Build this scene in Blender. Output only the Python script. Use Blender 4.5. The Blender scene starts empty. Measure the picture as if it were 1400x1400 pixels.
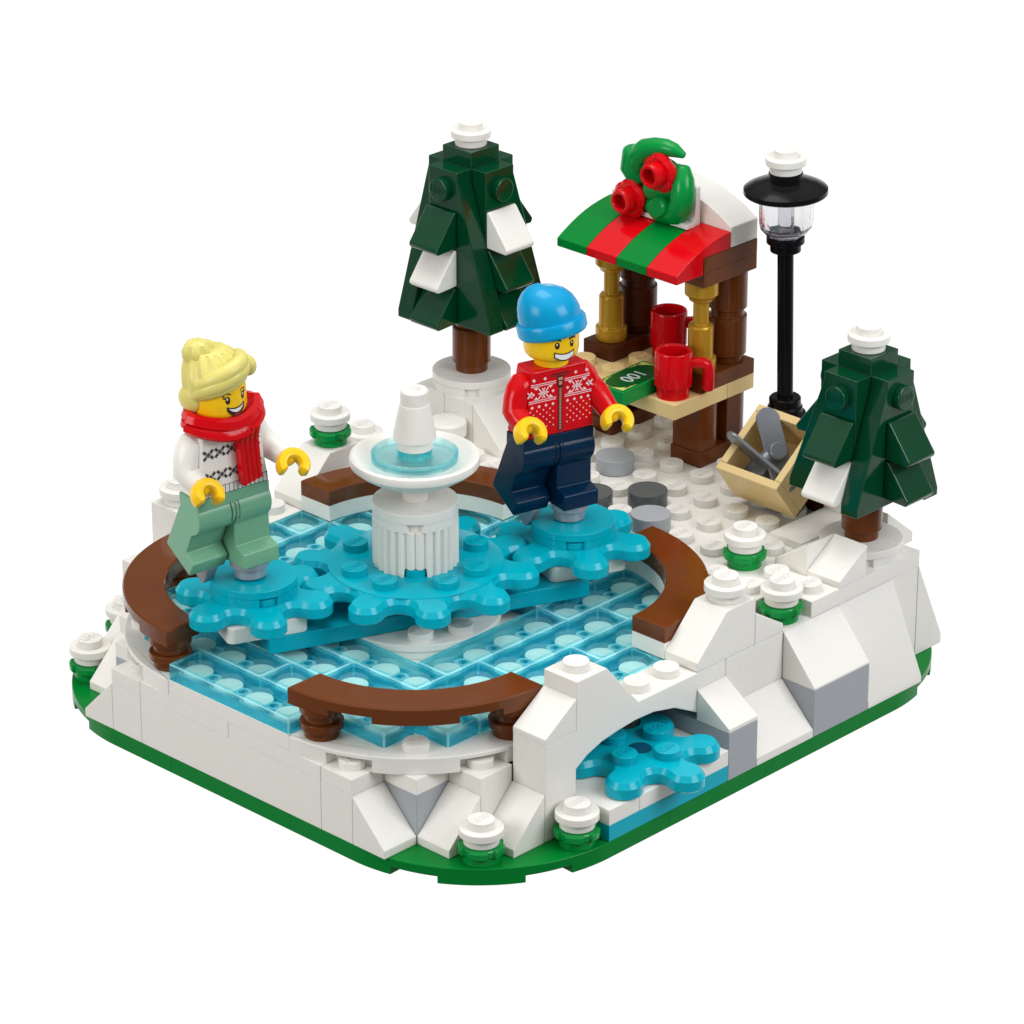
import bpy, bmesh, math, random
from mathutils import Vector, Matrix
random.seed(4)
S = bpy.context.scene
C = S.collection
PI = math.pi
R = math.radians

# ------------------------------------------------------------------ materials
def srgb(r, g, b):
    f = lambda c: (c/255)/12.92 if c <= 10 else ((c/255+0.055)/1.055)**2.4
    return (f(r), f(g), f(b), 1)

def plastic(name, col, rough=0.2, metallic=0.0, spec=0.32, bump=0.035, sss=0.0):
    m = bpy.data.materials.new(name); m.use_nodes = True
    nt = m.node_tree; b = nt.nodes['Principled BSDF']
    b.inputs['Base Color'].default_value = col
    b.inputs['Metallic'].default_value = metallic
    b.inputs['Specular IOR Level'].default_value = spec
    tc = nt.nodes.new('ShaderNodeTexCoord')
    n1 = nt.nodes.new('ShaderNodeTexNoise'); n1.inputs['Scale'].default_value = 1.6; n1.inputs['Detail'].default_value = 2
    nt.links.new(tc.outputs['Object'], n1.inputs['Vector'])
    n2 = nt.nodes.new('ShaderNodeTexNoise'); n2.inputs['Scale'].default_value = 2.3; n2.inputs['Detail'].default_value = 1
    nt.links.new(tc.outputs['Object'], n2.inputs['Vector'])
    mr = nt.nodes.new('ShaderNodeMapRange')
    mr.inputs['To Min'].default_value = rough*0.9; mr.inputs['To Max'].default_value = rough*1.12
    nt.links.new(n2.outputs['Fac'], mr.inputs['Value']); nt.links.new(mr.outputs['Result'], b.inputs['Roughness'])
    bp = nt.nodes.new('ShaderNodeBump'); bp.inputs['Strength'].default_value = bump; bp.inputs['Distance'].default_value = 0.3
    nt.links.new(n1.outputs['Fac'], bp.inputs['Height']); nt.links.new(bp.outputs['Normal'], b.inputs['Normal'])
    if sss:
        b.inputs['Subsurface Weight'].default_value = sss
        b.inputs['Subsurface Radius'].default_value = (0.25, 0.2, 0.14)
        b.inputs['Subsurface Scale'].default_value = 1.0
    return m

def clear(name, absorb, density, mix=0.5, rough=0.0, ior=1.5):
    """clear coloured plastic: colourless surfaces, colour from absorption through its thickness"""
    m = bpy.data.materials.new(name); m.use_nodes = True
    nt = m.node_tree; b = nt.nodes['Principled BSDF']
    b.inputs['Base Color'].default_value = (1, 1, 1, 1)
    b.inputs['Transmission Weight'].default_value = 1.0
    b.inputs['Roughness'].default_value = rough
    b.inputs['IOR'].default_value = ior
    t = nt.nodes.new('ShaderNodeBsdfTransparent')
    mx = nt.nodes.new('ShaderNodeMixShader'); mx.inputs['Fac'].default_value = mix
    nt.links.new(b.outputs['BSDF'], mx.inputs[1]); nt.links.new(t.outputs['BSDF'], mx.inputs[2])
    nt.links.new(mx.outputs['Shader'], nt.nodes['Material Output'].inputs['Surface'])
    v = nt.nodes.new('ShaderNodeVolumeAbsorption'); v.inputs['Color'].default_value = absorb; v.inputs['Density'].default_value = density
    nt.links.new(v.outputs['Volume'], nt.nodes['Material Output'].inputs['Volume'])
    return m

WHITE = plastic('white_plastic', (0.79, 0.77, 0.715, 1), 0.28, sss=0.12, spec=0.25)
GREEN = plastic('green_plastic', srgb(0, 122, 46), 0.24, spec=0.1)
GREENL = plastic('leaf_green_plastic', srgb(0, 138, 60), 0.2, spec=0.25)
DKGREEN = plastic('dark_green_plastic', srgb(0, 60, 32), 0.13, spec=0.55)
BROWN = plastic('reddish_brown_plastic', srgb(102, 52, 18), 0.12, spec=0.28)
DKBROWN_SHADE = plastic('dark_and_shaded_brown_plastic', srgb(80, 38, 20), 0.2, spec=0.2)  # crate's dark brown; also paints shade on the stall's left side
AZURE = plastic('azure_plastic', (0.0, 0.385, 0.49, 1), 0.17, spec=0.22)
RED = plastic('red_plastic', (0.6, 0.002, 0.006, 1), 0.14, spec=0.22)
YELLOW = plastic('yellow_plastic', (0.93, 0.56, 0.006, 1), 0.28)
HAIR = plastic('pale_yellow_plastic', (0.68, 0.60, 0.17, 1), 0.3, spec=0.3)
SANDG = plastic('sand_green_plastic', (0.165, 0.39, 0.24, 1), 0.26)
NAVY = plastic('navy_plastic', (0.001, 0.02, 0.055, 1), 0.18, spec=0.16)
HATB = plastic('bright_blue_plastic', (0.0, 0.29, 0.55, 1), 0.22, spec=0.25)
TAN = plastic('tan_plastic', (0.78, 0.58, 0.27, 1), 0.28, spec=0.2)
LGREY = plastic('light_grey_plastic', (0.36, 0.38, 0.405, 1), 0.25, spec=0.22)
DGREY = plastic('dark_grey_plastic', (0.085, 0.095, 0.1, 1), 0.25)
GOLD = plastic('pearl_gold_plastic', (0.5, 0.27, 0.02, 1), 0.3, metallic=0.35)
BLACK = plastic('black_plastic', (0.004, 0.004, 0.005, 1), 0.2, spec=0.12)
SILVER = plastic('flat_silver_plastic', (0.34, 0.36, 0.4, 1), 0.3, metallic=0.3)
STEEL = plastic('dark_steel_plastic', (0.17, 0.18, 0.2, 1), 0.24, metallic=0.2, spec=0.5)
INK = plastic('black_print', (0.012, 0.008, 0.006, 1), 0.35, bump=0)
INKB = plastic('brown_print', (0.035, 0.014, 0.008, 1), 0.35, bump=0)
INKG = plastic('grey_print', (0.07, 0.07, 0.075, 1), 0.4, bump=0)
INKW = plastic('white_print', (0.8, 0.78, 0.78, 1), 0.35, bump=0)
INKP = plastic('pink_print', (0.85, 0.62, 0.66, 1), 0.35, bump=0)
INKR = plastic('dark_red_print', (0.33, 0.004, 0.01, 1), 0.35, bump=0)
INKT = plastic('tongue_print', (0.6, 0.02, 0.015, 1), 0.35, bump=0)
INKC = plastic('copper_print', (0.55, 0.24, 0.18, 1), 0.35, bump=0)
INKL = plastic('lime_print', (0.55, 0.6, 0.16, 1), 0.35, bump=0)
INKGR = plastic('deep_green_print', (0.0, 0.075, 0.012, 1), 0.3, bump=0)
INKS = plastic('silver_print', (0.5, 0.56, 0.56, 1), 0.3, bump=0)
def clear_tint(name, tint, base, body, glass=0.2):
    """clear tile plastic: tinted see-through layer, some refraction, a little coloured body"""
    m = bpy.data.materials.new(name); m.use_nodes = True
    nt = m.node_tree; b = nt.nodes['Principled BSDF']
    b.inputs['Base Color'].default_value = base; b.inputs['Roughness'].default_value = 0.04; b.inputs['IOR'].default_value = 1.5
    g = nt.nodes.new('ShaderNodeBsdfPrincipled'); g.inputs['Base Color'].default_value = tint; g.inputs['Transmission Weight'].default_value = 1; g.inputs['Roughness'].default_value = 0.0
    t = nt.nodes.new('ShaderNodeBsdfTransparent'); t.inputs['Color'].default_value = tint
    m1 = nt.nodes.new('ShaderNodeMixShader'); m1.inputs['Fac'].default_value = glass
    nt.links.new(t.outputs['BSDF'], m1.inputs[1]); nt.links.new(g.outputs['BSDF'], m1.inputs[2])
    m2 = nt.nodes.new('ShaderNodeMixShader'); m2.inputs['Fac'].default_value = body
    nt.links.new(m1.outputs['Shader'], m2.inputs[1]); nt.links.new(b.outputs['BSDF'], m2.inputs[2])
    nt.links.new(m2.outputs['Shader'], nt.nodes['Material Output'].inputs['Surface'])
    return m
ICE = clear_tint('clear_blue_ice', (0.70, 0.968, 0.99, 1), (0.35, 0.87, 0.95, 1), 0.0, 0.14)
ICE_RIM = clear_tint('clear_blue_ice_rim', (0.22, 0.80, 0.90, 1), (0.02, 0.60, 0.74, 1), 0.36, 0.5)  # same plastic, deeper colour imitating light absorbed in the thick walls
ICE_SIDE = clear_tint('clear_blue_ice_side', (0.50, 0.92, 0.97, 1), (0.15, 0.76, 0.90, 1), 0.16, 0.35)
ICE_EDGE = clear_tint('clear_blue_ice_lit_edge', (0.55, 0.94, 0.98, 1), (0.45, 0.93, 1.0, 1), 0.45, 0.5)  # same plastic, paler colour standing in for light gathered at the edges
WATER = clear('clear_blue_water', (0.0, 0.86, 0.93, 1), 5.0, 0.55)
GLASS = clear('clear_glass', (0.6, 0.58, 0.66, 1), 1.8, 0.02)

# ------------------------------------------------------------------ mesh builder
class MB:
    def __init__(s): s.v = []; s.f = []; s.nb = []
    def add(s, vs, fs, nb=False):
        o = len(s.v); s.v += [tuple(p) for p in vs]
        s.f += [tuple(i+o for i in f) for f in fs]; s.nb += [nb]*len(fs); return s
    def merge(s, m, M=None, nb=None):
        vs = [tuple(M @ Vector(p)) for p in m.v] if M else m.v
        o = len(s.v); s.v += vs; s.f += [tuple(i+o for i in f) for f in m.f]
        s.nb += (m.nb if nb is None else [nb]*len(m.f)); return s
    def box(s, x0, x1, y0, y1, z0, z1, g=0.004, nb=False):
        x0 += g; x1 -= g; y0 += g; y1 -= g
        return s.add([(x0,y0,z0),(x1,y0,z0),(x1,y1,z0),(x0,y1,z0),(x0,y0,z1),(x1,y0,z1),(x1,y1,z1),(x0,y1,z1)],
              [(0,3,2,1),(4,5,6,7),(0,1,5,4),(1,2,6,5),(2,3,7,6),(3,0,4,7)], nb)
    def prism(s, poly, ax, a, b, nb=False):
        n = len(poly)
        def P(p, t):
            return (p[0], p[1], t) if ax == 'z' else ((p[0], t, p[1]) if ax == 'y' else (t, p[0], p[1]))
        vs = [P(p, a) for p in poly]+[P(p, b) for p in poly]
        fs = [tuple(range(n))[::-1], tuple(range(n, 2*n))]+[(i, (i+1) % n, n+(i+1) % n, n+i) for i in range(n)]
        return s.add(vs, fs, nb)
    def cprism(s, poly, a, b, ch=0.025, bottom=True):
        n = len(poly); ar = sum(poly[i-1][0]*poly[i][1]-poly[i][0]*poly[i-1][1] for i in range(n)); sg = 1 if ar > 0 else -1
        def inset(d):
            out = []
            for i in range(n):
                p0, p1, p2 = poly[i-1], poly[i], poly[(i+1) % n]
                e1 = Vector((p1[0]-p0[0], p1[1]-p0[1])); e2 = Vector((p2[0]-p1[0], p2[1]-p1[1]))
                if e1.length < 1e-9 or e2.length < 1e-9: out.append(p1); continue
                n1 = Vector((-e1.y, e1.x)).normalized()*sg; n2 = Vector((-e2.y, e2.x)).normalized()*sg
                k = max(0.3, 1+n1.dot(n2)); q = (n1+n2)/k*d
                out.append((p1[0]+q.x, p1[1]+q.y))
            return out
        t = inset(ch)
        vs = [(x, y, a) for x, y in poly]+[(x, y, b-ch) for x, y in poly]+[(x, y, b) for x, y in t]
        fs = [tuple(range(n))[::-1], tuple(range(2*n, 3*n))]
        for k in (0, 1): fs += [(k*n+i, k*n+(i+1) % n, (k+1)*n+(i+1) % n, (k+1)*n+i) for i in range(n)]
        return s.add(vs, fs, True)
    def lathe(s, prof, cx=0, cy=0, seg=32, nb=False, rfun=None, M=None):
        vs = []; fs = []; rings = []
        for r, z in prof:
            if r < 1e-6: rings.append([len(vs)]); vs.append((cx, cy, z)); continue
            ring = []
            for i in range(seg):
                t = 2*PI*i/seg; rr = r*(rfun(t, z) if rfun else 1)
                ring.append(len(vs)); vs.append((cx+rr*math.cos(t), cy+rr*math.sin(t), z))
            rings.append(ring)
        for a, b in zip(rings[:-1], rings[1:]):
            if len(a) == 1 and len(b) == 1: continue
            if len(a) == 1: fs += [(a[0], b[(i+1) % seg], b[i]) for i in range(seg)]
            elif len(b) == 1: fs += [(a[i], a[(i+1) % seg], b[0]) for i in range(seg)]
            else: fs += [(a[i], a[(i+1) % seg], b[(i+1) % seg], b[i]) for i in range(seg)]
        if len(rings[0]) > 1: fs.append(tuple(rings[0][::-1]))
        if len(rings[-1]) > 1: fs.append(tuple(rings[-1]))
        if M: vs = [tuple(M @ Vector(p)) for p in vs]
        return s.add(vs, fs, nb)
    def cyl(s, cx, cy, z0, z1, r, seg=28, nb=False):
        return s.lathe([(r, z0), (r, z1)], cx, cy, seg, nb)
    def tube(s, pts, rad, seg=16, nb=True, caps=True):
        """round tube through points, rad a list; rounded end caps"""
        P = [Vector(p) for p in pts]; n = len(P)
        rings = []; vs = []; fs = []
        up = Vector((0.13, 0.27, 0.95))
        seq = []
        for i in range(n):
            d = (P[min(i+1, n-1)]-P[max(i-1, 0)]).normalized(); seq.append((P[i], d, rad[i]))
        if caps:
            p, d, r = seq[0]; pre = [(p-d*r*math.sin(a)*0.6, d, r*math.cos(a)) for a in (1.45, 1.1, 0.75, 0.4)]
            p, d, r = seq[-1]; post = [(p+d*r*math.sin(a)*0.6, d, r*math.cos(a)) for a in (0.4, 0.75, 1.1, 1.45)]
            seq = pre+seq+post
        ref = None
        for p, d, r in seq:
            if ref is None: ref = up.cross(d).normalized()
            ref = (ref-d*ref.dot(d)).normalized(); q = d.cross(ref)
            ring = []
            for k in range(seg):
                t = 2*PI*k/seg; ring.append(len(vs)); vs.append(tuple(p+(ref*math.cos(t)+q*math.sin(t))*r))
            rings.append(ring)
        for a, b in zip(rings[:-1], rings[1:]):
            fs += [(a[i], a[(i+1) % seg], b[(i+1) % seg], b[i]) for i in range(seg)]
        fs += [tuple(rings[0][::-1]), tuple(rings[-1])]
        return s.add(vs, fs, nb)
    def sphere(s, c, rx, ry, rz, seg=24, rings=14, M=None):
        prof = [(math.sin(PI*i/rings), -math.cos(PI*i/rings)) for i in range(rings+1)]
        prof[0] = (0, -1); prof[-1] = (0, 1)
        T = Matrix.Translation(c) @ Matrix.Diagonal((rx, ry, rz, 1))
        if M: T = M @ T
        return s.lathe(prof, 0, 0, seg, True, None, T)
    def stud(s, x, y, z, r=0.3, h=0.2, logo=True, seg=24):
        s.cyl(x, y, z-0.02, z+h, r, seg)
        if logo: s.merge(LOGO, Matrix.Translation((x, y, z+h)), True)
        return s

def text_mesh(body, size, extrude, offset=0.0, res=2):
    cu = bpy.data.curves.new('lettering', 'FONT'); cu.body = body; cu.size = size; cu.extrude = extrude
    cu.offset = offset; cu.align_x = 'CENTER'; cu.align_y = 'CENTER'; cu.resolution_u = res
    o = bpy.data.objects.new('lettering', cu); C.objects.link(o)
    bpy.context.view_layer.update()
    ev = o.evaluated_get(bpy.context.evaluated_depsgraph_get()); me = ev.to_mesh()
    m = MB(); m.add([tuple(v.co) for v in me.vertices], [tuple(p.vertices) for p in me.polygons], True)
    ev.to_mesh_clear(); bpy.data.objects.remove(o); bpy.data.curves.remove(cu)
    return m
LOGO = MB().merge(text_mesh('LEGO', 0.205, 0.014, 0.004, 1), Matrix.Diagonal((0.95, 1.25, 1, 1)))

LOC = {}
def mesh_obj(name, mb, mat, bevel=0.018, shift=(0, 0, 0)):
    me = bpy.data.meshes.new(name)
    sx, sy, sz = shift
    me.from_pydata([(a-sx, b-sy, c-sz) for a, b, c in mb.v], [], mb.f)
    bm = bmesh.new(); bm.from_mesh(me)
    bm.faces.ensure_lookup_table()
    nb = mb.nb
    nbset = set(i for i, t in enumerate(nb) if t)
    lay = bm.edges.layers.float.new('bevel_weight_edge')
    bmesh.ops.recalc_face_normals(bm, faces=bm.faces[:])
    for f in bm.faces: f.smooth = True
    anyb = False
    for e in bm.edges:
        if len(e.link_faces) != 2: e.smooth = False; continue
        a = e.calc_face_angle(0)
        if a > R(33):
            if bevel and not (e.link_faces[0].index in nbset or e.link_faces[1].index in nbset):
                e[lay] = 1.0; anyb = True
            else: e.smooth = False
    bm.to_mesh(me); bm.free()
    me.materials.append(mat)
    o = bpy.data.objects.new(name, me); C.objects.link(o)
    if anyb and bevel:
        md = o.modifiers.new('edge', 'BEVEL'); md.limit_method = 'WEIGHT'; md.width = bevel; md.segments = 2
        md.harden_normals = True; md.use_clamp_overlap = True
    return o

def tags(o, label, cat, group=None, kind=None):
    if label: o['label'] = label
    if cat: o['category'] = cat
    if group: o['group'] = group
    if kind: o['kind'] = kind
    return o

def thing(name, label, cat, loc=(0, 0, 0), rot=(0, 0, 0), group=None):
    o = bpy.data.objects.new(name, None); C.objects.link(o); o.empty_display_size = 0.3
    o.location = loc; o.rotation_euler = rot
    return tags(o, label, cat, group)

def part(name, mb, mat, parent, bevel=0.018, local=False, label=None):
    """local: the builder's numbers are already in the parent's frame"""
    sh = (0, 0, 0) if local else LOC.get(parent.name, tuple(parent.location))
    o = mesh_obj(name, mb, mat, bevel, sh); o.parent = parent
    LOC[o.name] = sh
    if label: o['label'] = label
    return o

def solo(name, label, cat, mb, mat, group=None, bevel=0.016, kind=None):
    xs, ys, zs = zip(*mb.v)
    sh = ((min(xs)+max(xs))/2, (min(ys)+max(ys))/2, min(zs))
    o = mesh_obj(name, mb, mat, bevel, sh); o.location = sh
    LOC[o.name] = sh
    return tags(o, label, cat, group, kind)

def arc(cx, cy, r, a0, a1, n=28):
    return [(cx+r*math.cos(R(a0+(a1-a0)*i/n)), cy+r*math.sin(R(a0+(a1-a0)*i/n))) for i in range(n+1)]
def notch_arc(cx, cy, r, a0, a1, notches, dr=0.3, hw=7.3, n=90):
    out = []
    for i in range(n+1):
        a = a0+(a1-a0)*i/n
        rr = r-dr if any(abs((a-q+180) % 360-180) < hw for q in notches) else r
        out.append((cx+rr*math.cos(R(a)), cy+rr*math.sin(R(a))))
    return out
# the four rounded corners: centre sign, angle range
def corner_poly(cx, cy, a0, rest, r=4, notched=False):
    nt = [a0+23.2, a0+66.8]
    pts = notch_arc(cx, cy, r, a0, a0+90, nt) if notched else arc(cx, cy, r, a0, a0+90)
    return pts+rest

# ------------------------------------------------------------------ green base
base = thing('base_plate', 'flat green rounded base plate lying under the whole winter model', 'base plate', (9, 8, 0))
G = 0.006
def base_corner(cx, cy, a0, rest):
    m = MB()
    m.cprism(corner_poly(cx, cy, a0, rest), 0.2, 0.4, 0.015)
    m.prism(corner_poly(cx, cy, a0, rest, notched=True), 'z', 0.0, 0.2, True)
    part('corner_plate', m, GREEN, base)
base_corner(4, 4, 180, [(6-G, 0), (6-G, 6-G), (0, 6-G)])
base_corner(4, 12, 90, [(0, 10+G), (6-G, 10+G), (6-G, 16)])
base_corner(14, 4, 270, [(18, 6-G), (12+G, 6-G), (12+G, 0)])
base_corner(14, 12, 0, [(12+G, 16), (12+G, 10+G), (18, 10+G)])
part('edge_plate', MB().box(0, 6, 6, 10, 0, 0.4, 0), GREEN, base, 0)
part('edge_plate', MB().box(12, 18, 6, 10, 0, 0.4, 0), GREEN, base, 0)
part('edge_plate', MB().box(6, 12, 0, 16, 0, 0.4, 0), GREEN, base, 0)

# ------------------------------------------------------------------ ice rink: walls, floor, ice tiles
wall = thing('rink_wall', 'long low white brick wall along the straight side of the rink, above green edge', 'wall', (0.5, 8, 0.4))
part('brick', MB().box(0, 1, 4, 5, 0.4, 1.6).box(0, 1, 4, 5, 1.6, 2.0, 0.006).stud(0.5, 4.5, 2.0, h=0.19), WHITE, wall)
part('brick', MB().box(0, 1, 5, 11, 0.4, 1.6), WHITE, wall)
part('brick', MB().box(0, 1, 11, 12, 0.4, 1.6).box(0, 1, 11, 12, 1.6, 2.0, 0.006).stud(0.5, 11.5, 2.0, h=0.19), WHITE, wall)
part('plate', MB().box(0, 1, 5, 8, 1.6, 2.0), WHITE, wall)
part('plate', MB().box(0, 1, 8, 11, 1.6, 2.0), WHITE, wall)

fl = MB()
floor_out = arc(4, 6, 4, 180, 270, 20)+arc(8, 6, 4, 270, 360, 20)+arc(8, 10, 4, 0, 90, 20)+arc(4, 10, 4, 90, 180, 20)
def floor_piece(cx, cy, a0, rest, name='rink_floor'):
    m = MB()
    m.cprism(corner_poly(cx, cy, a0, rest), 2.3, 2.4, 0.015)
    m.prism(corner_poly(cx, cy, a0, rest, notched=True), 'z', 2.0, 2.3, True)
    return m
f1 = floor_piece(4, 6, 180, [(6, 2), (6, 6-G), (0, 6-G)])
f2 = floor_piece(4, 10, 90, [(0, 10+G), (6, 10+G), (6, 14)])
mid = MB().box(0, 12, 6, 10, 2.0, 2.4, 0.002)
f3 = MB().prism(arc(8, 6, 4, 270, 360)+[(12, 6), (6.0, 6), (6.0, 2)], 'z', 2.0, 2.4, True)
f4 = MB().prism(arc(8, 10, 4, 0, 90)+[(6.0, 14), (6.0, 10), (12, 10)], 'z', 2.0, 2.4, True)
cells = {}
def in_floor(x, y):
    for cx, cy, sx, sy in ((4, 6, -1, -1), (4, 10, -1, 1), (8, 6, 1, -1), (8, 10, 1, 1)):
        if (x-cx)*sx > 0 and (y-cy)*sy > 0: return math.hypot(x-cx, y-cy)
    return 0
fs = MB()
for i in range(12):
    for j in range(2, 14):
        if in_floor(i+0.5, j+0.5) < 3.72 and not (4 <= i < 8 and 6 <= j < 10):
            far = max(in_floor(i+a, j+b) for a in (0, 1) for b in (0, 1)) >= 4.0
            fs.stud(i+0.5, j+0.5, 2.4, 0.3 if far else 0.34, logo=far, seg=24)
rf = MB()
for m in (f1, f2, mid, f3, f4): rf.merge(m)
rf.merge(fs)
# underside body of the rink, set back from the edge
rf.prism([(0.9, 6.0)]+arc(4, 6, 2.4, 180, 270, 10)+[(3.6, 5.2), (12, 5.2), (12, 12.7), (5, 12.7)]+arc(4, 10, 2.4, 90, 180, 10)+[(0.9, 10)], 'z', 0.41, 1.99, True)
solo('rink_floor', 'white studded floor with rounded corners under the clear blue ice tiles', 'floor', rf, WHITE, kind='structure', bevel=0.016)

def tile_mesh(x0, y0, nx, ny):
    m = MB(); g = 0.014; z0, z1 = 2.402, 2.8; w = 0.14; zi = 2.585; e = 0.03
    def ringp(d, c, z):
        a, b, p, q_ = x0+g+d, x0+nx-g-d, y0+g+d, y0+ny-g-d
        return [(a+c, p, z), (b-c, p, z), (b, p+c, z), (b, q_-c, z), (b-c, q_, z), (a+c, q_, z), (a, q_-c, z), (a, p+c, z)]
    rings = [ringp(w, .03, zi), ringp(w, .03, z0), ringp(0, .04, z0), ringp(0, .04, z1-e), ringp(e, .03, z1), ringp(w-.02, .03, z1)]
    vs = sum(rings, []); fs_ = [tuple(range(40, 48)), tuple(range(8))[::-1]]; mi = [0, 0]
    for k in range(5):
        for i in range(8):
            j = (i+1) % 8; fs_.append((k*8+i, k*8+j, k*8+8+j, k*8+8+i))
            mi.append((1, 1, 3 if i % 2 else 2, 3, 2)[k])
    m.add(vs, fs_, True)
    n = max(nx, ny)
    for k in range(1, n):
        px, py = (x0+k, y0+0.5) if nx > ny else (x0+0.5, y0+k)
        c0 = len(m.f)
        m.lathe([(0.19, 2.42), (0.19, 2.60), (0.11, 2.60), (0.11, 2.5), (0, 2.5)], px, py, 18, True)
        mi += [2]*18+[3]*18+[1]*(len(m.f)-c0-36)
    return m, mi
taken = set()
tiles = []
def lay(x, y, nx, ny):
    cs = [(x+i, y+j) for i in range(nx) for j in range(ny)]
    ok = [c for c in cs if c not in taken and 0 <= c[0] < 12 and 2 <= c[1] < 14 and not (4 <= c[0] < 8 and 6 <= c[1] < 10)
          and max(in_floor(c[0]+a, c[1]+b) for a in (0, 1) for b in (0, 1)) < 4.0]
    if len(ok) != len(cs):
        if not ok: return
        xs = [c[0] for c in ok]; ys = [c[1] for c in ok]
        if (max(xs)-min(xs)+1)*(max(ys)-min(ys)+1) != len(ok): return
        x, y, nx, ny = min(xs), min(ys), max(xs)-min(xs)+1, max(ys)-min(ys)+1
    taken.update(ok); tiles.append((x, y, nx, ny))
for t in [(0,6,1,4),(1,4,1,4),(2,3,1,4),(3,5,1,4),(1,8,1,4),(2,7,1,4),(3,9,1,4),(0,10,1,2),(2,11,1,2),
          (4,5,4,1),(5,4,4,1),(3,3,4,1),(4,2,4,1),(3,4,2,1),(8,5,4,1),(9,4,3,1),(7,3,4,1),
          (4,10,4,1),(4,11,4,1),(3,13,4,1),(4,12,4,1),(3,12,1,1),(8,7,1,4),(9,6,1,4),(10,6,1,4),(11,6,1,4),(8,6,1,1),(9,10,1,3),(8,11,1,3),(10,10,1,2),(7,13,1,1)]: lay(*t)
for i in range(12):
    for j in range(2, 14):
        if (i, j) not in taken: lay(i, j, 1, 1)
for x, y, nx, ny in tiles:
    d = 'running left to right' if nx > ny else ('running front to back' if ny > nx else 'single square')
    L = 'clear light blue smooth ice tile over white round studs in the rink floor'
    tm_, mi = tile_mesh(x, y, nx, ny)
    o = solo('ice_tile', L, 'ice tile', tm_, ICE, 'clear blue ice tiles of the rink', bevel=0)
    for m_ in (ICE_RIM, ICE_SIDE, ICE_EDGE): o.data.materials.append(m_)
    for k, pl_ in enumerate(o.data.polygons): pl_.material_index = mi[k]

# ------------------------------------------------------------------ snowy ground behind the rink
pl = MB()
outline = [(8, 2), (11, 2), (12, 2), (12, 1), (16, 1), (16, 3), (17, 4), (18, 6), (18, 12), (17, 13), (16, 15), (11, 15), (11, 14), (8, 14)]
ring = [(8, 13)]+arc(8, 10, 3, 90, 0, 24)[1:]+[(12, 10), (12, 6)]+arc(8, 6, 3, 0, -90, 24)
pl.prism(outline+ring, 'z', 2.802, 3.2, True)
low_ring = [(8, 14)]+arc(8, 10, 4.02, 90, 0, 20)[1:]+arc(8, 6, 4.02, 0, -90, 20)
pl.prism([(9, 1.1), (16, 1.1), (16, 3), (17, 4), (17.9, 6), (17.9, 12), (16.9, 13), (15.9, 14.9), (9, 14.9)]+[(9, 14)]+low_ring[1:-1]+[(9, 2.2)], 'z', 0.42, 2.8, True)
skip = {(15, 1), (14, 1), (15, 2), (14, 2), (13, 1), (13, 2), (14, 3), (15, 3), (14, 9), (13, 7), (12, 6), (12, 8),
        (16, 8), (17, 8), (16, 11), (17, 11), (13, 13), (14, 13), (13, 14), (14, 14), (13, 12), (12, 3), (12, 13), (17, 6), (11, 1)}
for i in range(8, 18):
    for j in range(1, 15):
        if (i, j) in skip: continue
        x, y = i+0.5, j+0.5
        if i < 12 and (j < 2 or j > 13): continue
        if i < 12 and (6 <= y <= 10 or math.hypot(x-8, y-(6 if y < 8 else 10)) < 4.25): continue
        if i > 15 and (y < 5 or y > 12.5): continue
        if i > 16 and y < 6: continue
        pl.stud(x, y, 3.2, logo=True)
solo('snow_ground', 'white studded snow ground rising behind the rink under stall and trees', 'ground', pl, WHITE, kind='structure', bevel=0.016)

# ------------------------------------------------------------------ snow banks: slopes and bricks
def sbrick(name, label, cat, mb, mat=WHITE, group=None): return solo(name, label, cat, mb, mat, group)
def slope_x(x0, x1, y0, y1, z0, zt, lip, hi=1):
    """slope across x; high side x1 (hi=1) or x0"""
    a, b = (x0, x1) if hi == 1 else (x1, x0)
    s = 0.004*hi
    return MB().prism([(a+s, z0), (a+s, z0+lip), (b-s, zt), (b-s, z0)], 'y', y0+0.004, y1-0.004)
def slope_y(x0, x1, y0, y1, z0, zt, lip, hi=1):
    a, b = (y0, y1) if hi == 1 else (y1, y0)
    s = 0.004*hi
    return MB().prism([(a+s, z0), (a+s, z0+lip), (b-s, zt), (b-s, z0)], 'x', x0+0.004, x1-0.004)
def mir(mb): 
    m = MB(); m.v = [(x, 16-y, z) for x, y, z in mb.v]; m.f = [tuple(f[::-1]) for f in mb.f]; m.nb = list(mb.nb); return m
SG = 'white snow slopes around the model'
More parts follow.
